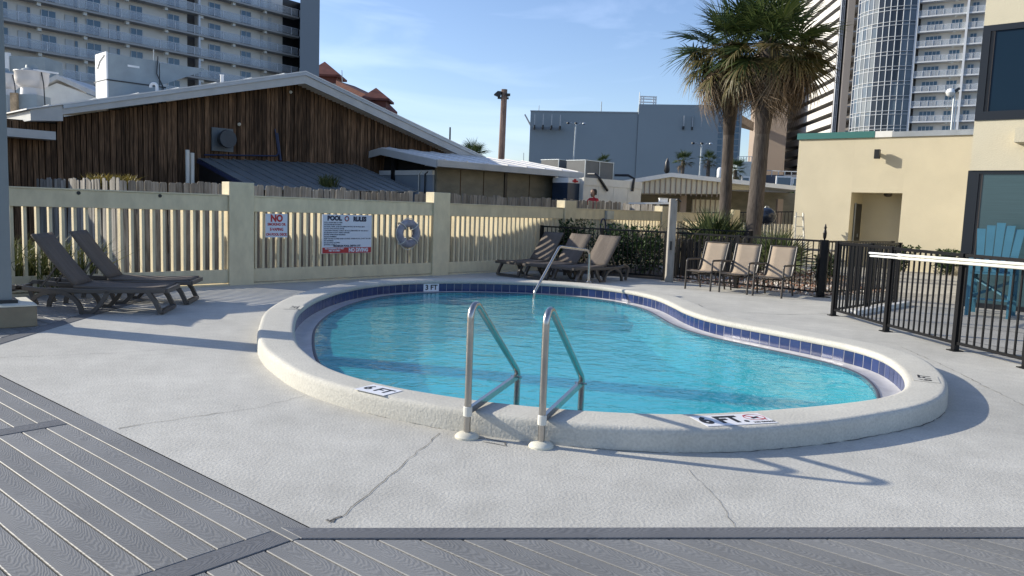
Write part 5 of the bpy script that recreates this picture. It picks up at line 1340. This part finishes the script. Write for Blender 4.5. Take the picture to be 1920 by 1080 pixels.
# ------------------------------------------------------------------ middle distance
mg = thing('ribbed_hall', 'low cream ribbed metal hall with a shallow gable beyond the palms', 'hall', (8.72, 38.0, 1.61))
zt_ = lambda x: 0
pts = [(4.01, 36.0, 2.63),(7.15, 36.0, 3.26),(9.7, 36.0, 3.11),(9.73, 36.0, 2.57),(4.02, 36.0, 2.41)]
part('gable_wall', MB().extrude(pts, (.4,2,0)), MT['ribcream'], mg)
for k in range(26):
    x = pts[0][0]+.25+k*.24
    if x > pts[2][0]: break
    zz = pts[0][2]+(pts[1][2]-pts[0][2])*(x-pts[0][0])/(pts[1][0]-pts[0][0]) if x < pts[1][0] else pts[1][2]+(pts[2][2]-pts[1][2])*(x-pts[1][0])/(pts[2][0]-pts[1][0])
    part('rib', MB().box(x-.02,x+.02,35.96,35.999,pts[4][2],zz-.04), MT['brownslab'], mg)
for a, b in (((3.99, 35.8, 2.63),(7.11, 35.8, 3.25)),((7.11, 35.8, 3.25),(13.09, 35.8, 2.84))):
    a, b = Vector(a), Vector(b); part('roof', MB().extrude([a,b,b+Vector((0,0,.19)),a+Vector((0,0,.19))], (1.5,9,0)), MT['white'], mg)
a, b = (9.99, 37.0, 2.78), (11.46, 37.0, 2.8)
part('side_gable', MB().extrude([(9.81, 36.6, 3.08),(11.32, 36.6, 2.99),(11.33, 36.6, 2.82),(9.83, 36.6, 2.79)], (.3,1,0)), MT['ribcream'], mg)
part('back_wall', MB().para(((4.41, 39.0, 1.45)[0],39,-.05),(12.5,-.5,0),(0,.3,0),(0,0,2.81+.05)), MT['stained'], mg)
for px0, px1 in (((8.56, 37.5, 1.61),(10.07, 37.5, 1.67)),):
    part('lower_panel', MB().para((px0[0],37.5,-.05),(px1[0]-px0[0],0,0),(0,.2,0),(0,0,2.35)), MT['ribcream'], mg)
    for k in range(7): part('rib', MB().box(px0[0]+.1+k*.24,px0[0]+.14+k*.24,37.46,37.499,0,2.35), MT['brownslab'], mg)
for p_ in ((7.92, 36.6, 1.59),(12.46, 36.6, 1.76)):
    part('column', MB().para((p_[0]-.13,36.6,-.05),(.26,0,0),(0,.26,0),(0,0,2.49)), MT['brownslab'], mg)
def mast(name, label, base, top, r_, mat='galv', cat='mast'):
    t = thing(name, label, cat, base); part('shaft', MB().tube([base, top], [r_, r_*.8], 8), MT[mat], t, True); return t
lp = mast('light_pole', 'brown utility pole with two floodlights against the open sky', (-0.71, 34.0, -0.05), (-0.64, 34.0, 6.63), .16, 'pole', 'light pole')
h = Vector((-0.72, 34.0, 6.38))
part('floodlight', MB().extrude([h+Vector((-.10,-.2,-.10)),h+Vector((-.36,-.2,.0)),h+Vector((-.20,-.2,.15)),h+Vector((-.03,-.2,.14))], (0,.35,0)), MT['dark'], lp)
part('floodlight', MB().extrude([h+Vector((.16,-.2,-.06)),h+Vector((.34,-.2,.0)),h+Vector((.34,-.2,.06)),h+Vector((.16,-.2,.06))], (0,.35,0)), MT['dark'], lp)
part('crossarm', MB().bar([h+Vector((-.2,.0,-.12)),h+Vector((.28,.0,-.12))], .08, .08), MT['dark'], lp)
def triple(label, px, top, Yd):
    t = mast('street_lamp', label, (px[0],px[1],-.05), top, .11, 'galv', 'street lamp'); h = Vector(top); t['group'] = 'lamp posts beyond the sheds'
    for dx, s_ in ((-.95,1),(.0,1),(.95,1)):
        part('arm', MB().tube([h+Vector((0,0,-.3)),h+Vector((dx*.6,0,.15)),h+Vector((dx,0,.1))], .05, 6), MT['galv'], t)
        part('lamp_head', MB().lathe([(.06,-.14),(.2,-.06),(.18,.06),(.06,.12)], 12, tuple(h+Vector((dx,0,.1)))), MT['dark'] if dx < .5 else MT['greycap'], t, True)
triple('tall lamp post with three heads in front of the left half of the grey hall', (6.76, 95.0), (7.0, 95.0, 11.87), 95)
triple('tall lamp post with three heads between the small palms', (19.9, 85.0), (19.98, 85.0, 9.12), 85)
gl = mast('globe_lamp', 'white globe lamp on a thin post above the grey cap of the yellow building', (22.09, 40.0, -0.05), (21.99, 40.0, 8.26), .06, 'galv', 'lamp')
h = Vector((21.79, 40.0, 8.17))
part('globe', MB().lathe([(.02,-.22),(.15,-.16),(.22,0),(.15,.16),(.02,.22)], 16, tuple(h)), MT['globe'], gl, True)
part('second_post', MB().tube([(h.x+.35,h.y,-.05),(h.x+.35,h.y,h.z-.4)], .04, 8), MT['white'], gl)
part('bracket', MB().extrude([h+Vector((.14,-.06,.1)),h+Vector((.40,-.06,.28)),h+Vector((.46,-.06,.18)),h+Vector((.2,-.06,-.06))], (0,.12,0)), MT['dark'], gl)
mast('thin_mast', 'short dark mast behind the right slope of the brown building roof', (-5.16, 60.0, 5.61), (-5.17, 60.0, 7.5), .075, 'dark')
mast('thin_mast', 'hair thin mast between the utility pole and the grey hall', (0.72, 80.0, 5.06), (0.69, 80.0, 7.17), .04, 'galv')
um = mast('closed_parasol', 'closed dark parasol above the ridge of the ribbed hall', (13.49, 70.0, 4.62), (13.45, 70.0, 6.13), .05, 'dark', 'parasol')
part('canopy', MB().lathe([(.03,1.4),(.20,1.0),(.26,.2),(.10,.0)], 10, (13.47, 70.0, 5.1)), MT['dark'], um, True)
def smallpalm(label, base, top, sc, seed): palm('distant_palm', label, base, top, .22, .18, seed, (20,4,3), sc, False, 'small palms in front of the grey hall')
smallpalm('small dark palm in front of the grey hall, left of the slim lamp post', (17.04, 80.0, -0.05), (17.0, 80.0, 7.0), .72, 41)
smallpalm('small dark palm in front of the grey hall, right of the slim lamp post', (19.66, 80.0, -0.05), (19.61, 80.0, 7.1), .68, 42)
smallpalm('dark palm half hidden behind the trunk of the left sabal palm', (21.02, 75.0, -0.05), (20.99, 75.0, 5.94), .80, 43)
smallpalm('palm crown just showing over the condenser units', (8.86, 80.0, -0.05), (8.79, 80.0, 6.44), .60, 44)
smallpalm('palm crown showing over the low end of the brown building roof', (-2.45, 48.0, -0.05), (-2.58, 48.0, 4.6), .72, 45)
sk = thing('storage_tank', 'white domed tank behind the left sabal palm trunk', 'tank', (15.74, 60.0, 4.34))
part('dome', MB().lathe([(.22,-.5),(.23,.0),(.19,.18),(.10,.26),(.02,.28)], 18, (15.62, 60.0, 4.95)), MT['white'], sk, True)
for dx in (-.3,.3): part('leg', MB().box((15.62, 60.0, 4.95)[0]+dx-.04,(15.62, 60.0, 4.95)[0]+dx+.04,59.9,60.1,-.05,4.87-.8), MT['galv'], sk)
hedge = MB(); rh = random.Random(8)
for k in range(9):
    c = (17.7, 62.0, 3.77), (21.13, 58.0, 3.56); q = Vector(c[0]).lerp(Vector(c[1]), k/8)
    leaves(hedge, (q.x,q.y,q.z-.5), .9,.6,.95, 150, .35, rh, .4)
struct(part('hedge_foliage', hedge, MT['leaf']), 'stuff')

# ------------------------------------------------------------------ far buildings
def fbox(mb, f, *a): return f.box(mb, *a)
# left condominium: gallery access slabs, glass rails, doors and windows
cd = thing('gallery_condominium', 'large grey condominium with long open galleries behind the brown building', 'apartment building', (-48.44, 106.0, 0.43))
K = Frame(-53.52, 97.8, 53)
FH = 2.9; Z0 = 23.56
U0_, U1_ = -13.5, 30.18
def kpart(name, u0,u1,v0,v1,z0,z1,m,par=None):
    mb = MB(); K.box(mb,u0,u1,v0,v1,z0,z1); return part(name, mb, MT[m], par or cd)
gapu0, gapu1 = (14.1, 16.09)
FL = range(-8, 3)
kpart('rear_wall', U0_, gapu0, 1.5, 3, -.05, Z0+FH*3, 'condowall'); kpart('rear_wall', gapu1, U1_-.4, 1.5, 3, -.05, Z0+FH*3, 'condowall')
kpart('recess_wall', gapu0-4, gapu1+8, 3.01, 5, -.05, Z0+FH*3, 'garagedark'); kpart('stair_shade_box', U1_-.4, U1_+4.6, 1.6, 5, -.05, Z0+FH*3, 'dark')  # solid near-black box stands in for the shade of the stair openings
ku = lambda px: px
wins = [(-9.44, -8.12), (-4.58, -2.91), (0.64, 2.39), (6.13, 7.76), (11.22, 12.91), (17.31, 19.15), (22.45, 24.15)]
doors = [(-7.12, -6.15), (-1.88, -0.88), (3.39, 4.34), (25.81, 26.27), (27.12, 27.69)]
slits = [(-6.04, -5.75), (-0.76, -0.44), (4.41, 4.75)]
lamps = [(-5.23,), (0.0,), (5.23,), (10.47,), (15.59,), (20.61,), (25.9,)]
posts = [(-7.57,), (-4.58,), (-3.09,), (-0.88,), (1.54,), (2.73,), (4.27,), (9.36,), (11.45,), (14.24,), (15.27,), (17.31,), (18.64,), (21.83,), (24.52,), (27.78,), (30.3,), (31.8,)]
winm = {}
def cached(key, fn):
    if key not in winm: winm[key] = fn()
    return winm[key]
def kmesh(name, w_, d, h, m):
    def fn():
        mb = MB(); mb.para((0,0,0), K.U*w_, K.V*d, (0,0,h)); return mb.mesh(name, MT[m])
    return cached((name, round(w_,2), h, m), fn)
for k in FL:
    zu = Z0+FH*k           # underside of the gallery slab above storey k-1
    kpart('gallery_slab', U0_, U1_+1.6, 0, 1.49, zu, zu+.24, 'condoslab')
    rl = kpart('glass_rail', U0_, U1_+1.4, .03, .06, zu+.32, zu+1.28, 'condorail')
    kpart('rail_cap', U0_, U1_+1.4, .0, .09, zu+1.285, zu+1.34, 'condowhite', rl)
    for (u,) in posts: link('rail_post', kmesh('rail_post', .07, .07, 1.05, 'condowhite'), rl, K.p(u, -.045, zu+.245))
    if k < -4: continue
    for a, b in wins:
        wd = b-a; o = link('window', kmesh('window', wd, .05, 1.75, 'condowin'), cd, K.p(a,1.40,zu+.62))
        for q in (0, .47*wd, wd-.06):
            link('window_frame', kmesh('window_frame', .07, .04, 1.75, 'condowhite'), o, tuple(K.p(a+q,1.355,zu+.62)-K.p(a,1.40,zu+.62)))
    for a, b in doors:
        o = link('door', kmesh('door', b-a, .05, 2.1, 'condodoor'), cd, K.p(a,1.40,zu+.25))
    for a, b in slits: link('side_window', kmesh('side_window', b-a, .05, 1.9, 'condowin'), cd, K.p(a,1.40,zu+.4))
    for (u,) in lamps: link('gallery_lamp', kmesh('gallery_lamp', .42, .5, .38, 'offwhite'), cd, K.p(u-.2,.25,zu-.39))
    link('recess_column', kmesh('recess_column', .28, .28, FH-.25, 'condowhite'), cd, K.p((gapu0+gapu1)/2,.25,zu+.245))
e0 = (-32.97, 118.5, 25.59); e1 = (-30.58, 120.5, 26.1)
part('end_tower', MB().prism([(e0[0],e0[1]),(e1[0],e1[1]),(e1[0]*1.10,e1[1]*1.10),(e0[0]*1.12,e0[1]*1.12)], -.05, Z0+FH*3), M("condo end wall", (.235,.26,.28), .9, var=.04, vs=.1), cd)
# red roofed resort
rr_ = thing('red_roof_resort', 'cream resort with red tiled hip roofs rising behind the gable', 'building', (-29.47, 140.0, 8.91))
def hiptower(L_, R_, A_p, zb, d=5.0, inset=.8):
    L_, R_, A_p = Vector(L_), Vector(R_), Vector(A_p); z = min(L_.z, R_.z)
    a, b = Vector((L_.x,L_.y,z)), Vector((R_.x,R_.y,z)); c, e = b+Vector((0,d,0)), a+Vector((0,d,0)); ap = Vector((A_p.x, (a.y+c.y)/2, A_p.z+.3))
    mb = MB(); mb.add([a,b,c,e,ap,a+Vector((0,0,-.35)),b+Vector((0,0,-.35)),c+Vector((0,0,-.35)),e+Vector((0,0,-.35))], [(0,1,4),(1,2,4),(2,3,4),(3,0,4),(0,5,6,1),(1,6,7,2),(2,7,8,3),(3,8,5,0),(5,8,7,6)]); part('hip_roof', mb, MT['redroof'], rr_)
    part('frieze', MB().box(a.x+inset*.8,b.x-inset*.8,a.y+inset*.8,c.y-inset*.8,z-1.4,z-.36), MT['redroof'], rr_)
    wl_ = part('tower_wall', MB().box(a.x+inset,b.x-inset,a.y+inset,c.y-inset,zb,z-1.41), MT['cream_tower'], rr_)
    part('window', MB().box(b.x-inset-1.3,b.x-inset-.7,a.y+inset-.05,a.y+inset-.002,z-3.0,z-1.8), MT['condowin'], wl_)
hiptower((-37.47, 138.0, 23.5), (-31.41, 138.0, 23.72), (-34.79, 138.0, 25.87), -.05, 6.0)
hiptower((-26.11, 130.0, 18.87), (-21.36, 130.0, 18.69), (-24.03, 130.0, 20.41), -.05, 5.0)
pl = [(-31.35, 135.0, 22.06),(-25.08, 131.0, 19.22),(-22.83, 129.5, 17.19),(-22.8, 129.5, 15.9),(-31.34, 135.0, 20.72)]
part('main_roof', MB().extrude(pl, (2,6,0)), MT['redroof'], rr_)
part('main_wall', MB().prism([(pl[0][0],pl[0][1]+1.2),(pl[3][0]-.6,pl[3][1]+1.2),(pl[3][0]+5,pl[3][1]+12),(pl[0][0]+5,pl[0][1]+16)], -.05, 17.74-2.2), MT['cream_tower'], rr_)
for k in range(5):
    q = Vector(pl[4]).lerp(Vector(pl[3]), (k+.6)/5); part('roof_bracket', MB().box(q.x-.12,q.x+.12,q.y-.3,q.y,q.z-1.3,q.z+.05), MT['white'], rr_)
mast('roof_mast', 'thin mast with a small head between the two red hip roofs', (-29.81, 133.0, 21.36), (-29.92, 133.0, 23.46), .07)
# plain grey hall
gh = thing('grey_hall', 'huge windowless blue grey hall with a raised right half', 'hall', (28.98, 180.0, 1.21))
a, b, c, d = (2.81, 182.0, 23.8), (27.07, 178.0, 24.07), (27.1, 178.0, 25.73), (49.32, 174.0, 25.43)
part('left_block', MB().prism([(a[0],a[1]),(b[0],b[1]),(b[0]+4,b[1]+40),(a[0]+4,a[1]+40)], -.05, a[2]), MT['greybox'], gh)
part('parapet_cap', MB().prism([(a[0]-.1,a[1]-.15),(b[0],b[1]-.15),(b[0],b[1]+.4),(a[0]-.1,a[1]+.4)], a[2]+.01, a[2]+.22), MT['greycap'], gh)
part('right_block', MB().prism([(c[0],c[1]-.3),(d[0],d[1]-.3),(d[0]+5,d[1]+40),(c[0]+5,c[1]+40)], -.05, c[2]), MT['greybox'], gh)
gd = Vector((d[0]-c[0], d[1]-c[1], 0)).normalized(); gn = Vector((gd.y,-gd.x,0))
wl0, wl1 = (44.5, 174.75, 13.67), (49.23, 173.85, 13.79); zb_, zt3 = 7.56, 23.98
ww = (wl1[0]-wl0[0])/4; hh_ = (zt3-zb_)/12
pm = MB().para((0,0,0), gd*(ww-.28), -gn*.1, (0,0,hh_-.28)).mesh('pane', MT['condowin'])
for i in range(4):
    for j in range(12):
        q = Vector((wl0[0],wl0[1],zb_))+gd*(i*ww)+gn*.22+Vector((0,0,j*hh_)); link('pane', pm, gh, q)
part('window_frame', MB().para(Vector((wl0[0],wl0[1],zb_))-gd*.3+gn*.12, gd*(ww*4+.3), -gn*.05, (0,0,zt3-zb_)), MT['condowhite'], gh)
for px_ in [(3.76, 179.0, 22.88), (5.7, 179.0, 22.95), (7.64, 179.0, 22.9), (9.58, 179.0, 22.85)]:
    s_ = part('scupper', MB().box(px_[0]-.18,px_[0]+.18,px_[1]-.6,px_[1]-.2 if False else px_[1]+3,px_[2]-3.2,px_[2]-2.5), MT['dark'], gh)
    part('overflow_streak', MB().box(px_[0]-.07,px_[0]+.07,px_[1]-.8,px_[1]-.5,px_[2]-2.5,px_[2]), MT['greycap'], s_)
for px_ in [(36.93, 176.0, 23.25), (38.85, 176.0, 23.2), (40.76, 176.0, 23.15), (42.67, 176.0, 23.11)]:
    s_ = part('scupper', MB().box(px_[0]-.18,px_[0]+.18,px_[1]-.6,px_[1]+3,px_[2]-3.0,px_[2]-2.3), MT['dark'], gh)
    part('overflow_streak', MB().box(px_[0]-.07,px_[0]+.07,px_[1]-.8,px_[1]-.5,px_[2]-2.3,px_[2]), MT['greycap'], s_)
fr0, fr1 = (27.77, 180.0, 26.02), (31.2, 180.0, 27.81)
pf_ = thing('roof_gantry', 'white steel frame standing on the step of the grey hall roof', 'frame', fr0)
for x in (fr0[0], fr0[0]+.6, fr1[0]-.5, fr1[0]): part('leg', MB().box(x-.14,x+.14,179.8,180.1,fr0[2]-.3,fr1[2]), MT['white'], pf_)
for z in (fr0[2]+.5, fr1[2]-.6, fr1[2]-.05): part('beam', MB().box(fr0[0]-.2,fr1[0]+.2,179.79,180.11,z-.13,z+.13), MT['white'], pf_)
part('whip', MB().tube([(fr0[0]-.3,180,fr0[2]-.3),(fr0[0]-.3,180,28.75)], .08, 6), MT['galv'], pf_)
mast('roof_mast', 'thin mast at the left end of the grey hall roof', (4.69, 183.0, 23.87), (4.75, 183.0, 25.33), .09)
mast('roof_mast', 'thin mast in the middle of the grey hall roof', (19.18, 183.0, 24.27), (19.18, 183.0, 26.7), .12)
mast('jib_arm', 'slanting jib arm sticking out of the left side of the grey hall', (3.13, 186.0, 20.83), (1.52, 186.0, 23.5), .22, 'greycap', 'jib')
# brown tower and bridge
bt = thing('brown_tower', 'brown stucco stair tower behind the palm trunks', 'tower', (75.48, 232.0, 2.49))
a, b, c = (70.72, 234.0, 18.16), (78.57, 230.0, 18.21), (72.21, 245.0, 18.88)
part('shaft', MB().prism([(a[0],a[1]),(b[0],b[1]),(b[0]+6,b[1]+25),(c[0],c[1])], -.05, 50.74), MT['brownslab'], bt)
p0, p1 = (60.64, 215.0, 26.89), (69.51, 232.0, 29.04)
part('bridge', MB().prism([(p0[0],p0[1]),(p1[0],p1[1]),(p1[0]+1,p1[1]+4),(p0[0]-3,p0[1]+4)], 26.97, 29.06), MT['brownslab'], bt)
# parking garage: stacked receding parapets
pk_ = thing('parking_garage', 'many storeyed parking structure of pale slanting parapets beside the glass tower', 'parking garage', (84.38, 222.0, 2.89))
ga, gb2 = Vector((85.58, 250.0, 19.66)), Vector((81.07, 196.0, 16.27)); ga.z = gb2.z = 0
gdir = (gb2-ga).normalized(); ga = ga-gdir*26; gnn = Vector((-gdir.y, gdir.x, 0))
if gnn.x > 0: gnn = -gnn
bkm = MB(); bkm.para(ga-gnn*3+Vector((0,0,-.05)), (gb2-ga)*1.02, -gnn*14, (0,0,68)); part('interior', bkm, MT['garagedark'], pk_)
pa = MB().para(-gnn*.0, (gb2-ga), -gnn*.3, (0,0,1.8)).mesh('parapet', MT['garage'])
fs_ = MB().para(-gnn*.31, (gb2-ga), -gnn*3, (0,0,.3)).mesh('floor_slab', MT['garage'])
ps = MB().box(-.25,.25,-.25,.25,0,2.1).mesh('light_block', MT['white'])
for k in range(1, 22):
    z = 2.2+k*3.02; link('parapet', pa, pk_, (ga.x,ga.y,z)); link('floor_slab', fs_, pk_, (ga.x,ga.y,z-.01))
part('podium', MB().prism([(42.85, 150.0),(52.78, 140.0),(71.63, 190.0),(57.68, 200.0)], -.05, 9.33), M("podium dark panel", (.075,.085,.105), .6), pk_)
part('podium_rail', MB().bar([(44.75, 148.0, 10.28),(52.06, 141.0, 9.83)], .1, .12), MT['greycap'], pk_)
for k in range(9):
    q = Vector((44.75, 148.0, 10.28)).lerp(Vector((52.06, 141.0, 9.83)), k/8); part('rail_post', MB().box(q.x-.06,q.x+.06,q.y-.06,q.y+.06,q.z-1.1,q.z), MT['greycap'], pk_)
for q in [(39.71, 137.0, 7.35, 40.77, 137.0, 8.22), (45.74, 137.0, 6.83, 48.05, 137.0, 8.49), (48.63, 137.0, 6.93, 49.74, 137.0, 8.36)]:
    sf = part('shop_front', MB().box(q[0],q[3],136.9,137.2,q[2],q[5]), MT['condowin'], pk_)
    for a, b, c, d in ((q[0]-.2,q[0],q[2],q[5]),(q[3],q[3]+.2,q[2],q[5]),(q[0]-.2,q[3]+.2,q[5],q[5]+.25)):
        part('shop_frame', MB().box(a,b,136.8,137.1,c,d), MT['white'], sf)
tw_ = thing('teal_block', 'small pale teal block with a roof rail left of the brown tower', 'building', (42.74, 145.0, 8.89))
a, b = (41.16, 146.0, 11.63), (43.93, 145.0, 11.67)
part('wall', MB().prism([(a[0],a[1]),(b[0],b[1]),(b[0]+2,b[1]+12),(a[0]+2,a[1]+12)], -.05, a[2]), M("pale teal paint", (.28,.34,.37), .8), tw_)
part('rail', MB().bar([Vector(a)+Vector((.2,.3,.9)), Vector(b)+Vector((-.2,.3,.9))], .1, .1), MT['greycap'], tw_)
for k in range(6):
    q = Vector(a).lerp(Vector(b), (k+.3)/6); part('rail_post', MB().box(q.x-.05,q.x+.05,q.y+.25,q.y+.35,q.z,q.z+.9), MT['greycap'], tw_)

# glass tower with a curved front and a balcony wing
gt = thing('glass_tower', 'tall tower with a curved glass front, a taupe fin and stacked balconies', 'apartment tower', (79.41, 160.0, 3.21))
TB = Vector((77.98, 158.0, 29.66)); TB.z = 0; PWD = 1.19; NPN = 11; STEP = rad(7.7); FHT = 2.92
P0 = [TB.copy()]; DIR = []
for k in range(NPN):
    a = math.pi-rad(8)-(k+.5)*STEP; d = Vector((math.cos(a), math.sin(a), 0)); DIR.append(d); P0.append(P0[-1]+d*PWD)
ZB = 17.93; NF = 13
hv, hs = 2.18, .60
vis = {}
def pane_mesh(h, m): 
    return cached(('tp',h,m), lambda: MB().para((.03,.0,0),(PWD-.06,0,0),(0,.08,0),(0,0,h)).mesh('pane', MT[m]))
rt = random.Random(77)
for k in range(NPN):
    d = DIR[k]; ang = math.atan2(-d.y, -d.x); o_ = P0[k+1]
    for f in range(-1, NF):
        z = ZB+f*FHT
        m = 'towerdark' if (k in (3,4,5) or (k == 2 and f > 3)) else ('towerdark' if k == NPN-1 else ('towermid' if k < 3 else 'towerreflect'))  # pale and dark pane colours paint in the reflection pattern of the curve
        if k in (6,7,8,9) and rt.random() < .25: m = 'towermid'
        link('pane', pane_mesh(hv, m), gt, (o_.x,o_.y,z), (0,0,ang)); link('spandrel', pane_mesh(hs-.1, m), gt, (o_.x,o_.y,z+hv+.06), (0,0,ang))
for q in P0: part('mullion', MB().box(q.x-.055,q.x+.055,q.y-.14,q.y+.06,-.05,ZB+NF*FHT), MT['mullion'], gt)
for f in range(-1, NF):
    for dz in (-.05, hv+.005):
        mb = MB(); mb.bar([q+Vector((0,-.10,ZB+f*FHT+dz)) for q in P0], .12, .085); part('transom', mb, MT['mullion'], gt)
core = [(q.x,q.y+.35) for q in P0]
part('core', MB().prism(core+[(P0[-1].x+18,P0[-1].y+14),(P0[0].x+18,P0[0].y+8)], -.05, ZB+NF*FHT), MT['dark'], gt)
fa_, fb_, fc_ = (69.3, 170.0, 21.12), (70.95, 169.0, 21.08), (68.61, 172.0, 21.29)
part('fin_wall', MB().prism([(fa_[0],fa_[1]),(P0[-1].x-.05,fb_[1]),(P0[-1].x+3,fb_[1]+12),(fa_[0]+3,fa_[1]+12)], -.05, ZB+NF*FHT+2), MT['taupeslab'], gt)
sw = (fa_[0]-fc_[0])
for f in range(-1, NF):
    for i in range(2):
        x = fc_[0]+sw*i/2; part('strip_pane', MB().box(x+.06,x+sw/2-.06,172.0,172.2,ZB+f*FHT+.1,ZB+f*FHT+FHT-.1), MT['towermid'], gt)
    part('strip_transom', MB().box(fc_[0],fa_[0],171.85,172.1,ZB+f*FHT-.08,ZB+f*FHT+.08), MT['mullion'], gt)
for i in range(3): part('strip_mullion', MB().box(fc_[0]+sw*i/2-.07,fc_[0]+sw*i/2+.07,171.8,172.1,-.05,ZB+NF*FHT), MT['mullion'], gt)
part('strip_core', MB().prism([(fc_[0],172.25),(fa_[0],172.25),(fa_[0]+3.2,180),(fc_[0]+3.6,180)],-.05,ZB+NF*FHT), MT['dark'], gt)
# balcony wing
H = Frame(TB.x, TB.y, -31.6); HL = 16.0
def hpart(name,u0,u1,v0,v1,z0,z1,m,par=None):
    mb = MB(); H.box(mb,u0,u1,v0,v1,z0,z1); return part(name, mb, MT[m], par or gt)
hpart('wing_wall', 0, HL, 1.6, 3, -.05, ZB+NF*FHT, 'condowall')
s2 = (8.81,)[0]
hpart('party_fin', -.02, .35, -.15, 1.59, -.05, ZB+NF*FHT, 'condowhite'); hpart('party_fin', s2-.2, s2+.2, -.15, 1.59, -.05, ZB+NF*FHT, 'condowhite')
hw = [(1.83, 4.63), (6.1, 8.01), (9.45, 10.61)]
HZ = 35.91
def hmesh(name, w_, d, h, m):
    return cached(('h',name,round(w_,2),h,m), lambda: MB().para((0,0,0), H.U*w_, H.V*d, (0,0,h)).mesh(name, MT[m]))
for f in range(-9, 9):
    z = HZ+f*FHT
    hpart('balcony_slab', .36, HL, 0, 1.59, z, z+.26, 'condowhite')
    rl = hpart('glass_rail', .36, HL, .04, .07, z+.30, z+1.25, 'condorail'); hpart('rail_cap', .36, HL, .02, .09, z+1.255, z+1.31, 'condowhite', rl)
    for k in range(12): link('rail_post', hmesh('rail_post', .06, .06, 1.0, 'condowhite'), rl, H.p(.5+k*1.38,-.03,z+.262))
    if f < -8: continue
    for (a, b), n in zip(hw, (4,3,2)):
        o = link('window', hmesh('window', b-a, .05, 2.0, 'condowin'), gt, H.p(a,1.5,z+.3))
        for q in range(n+1): link('window_frame', hmesh('window_frame', .08, .04, 2.0, 'condowhite'), o, tuple(H.p(a+(b-a-.08)*q/n,1.45,0)-H.p(a,1.5,0)))
    link('balcony_lamp', hmesh('balcony_lamp', .4, .4, .35, 'offwhite'), gt, H.p(6.6,.3,z-.36))
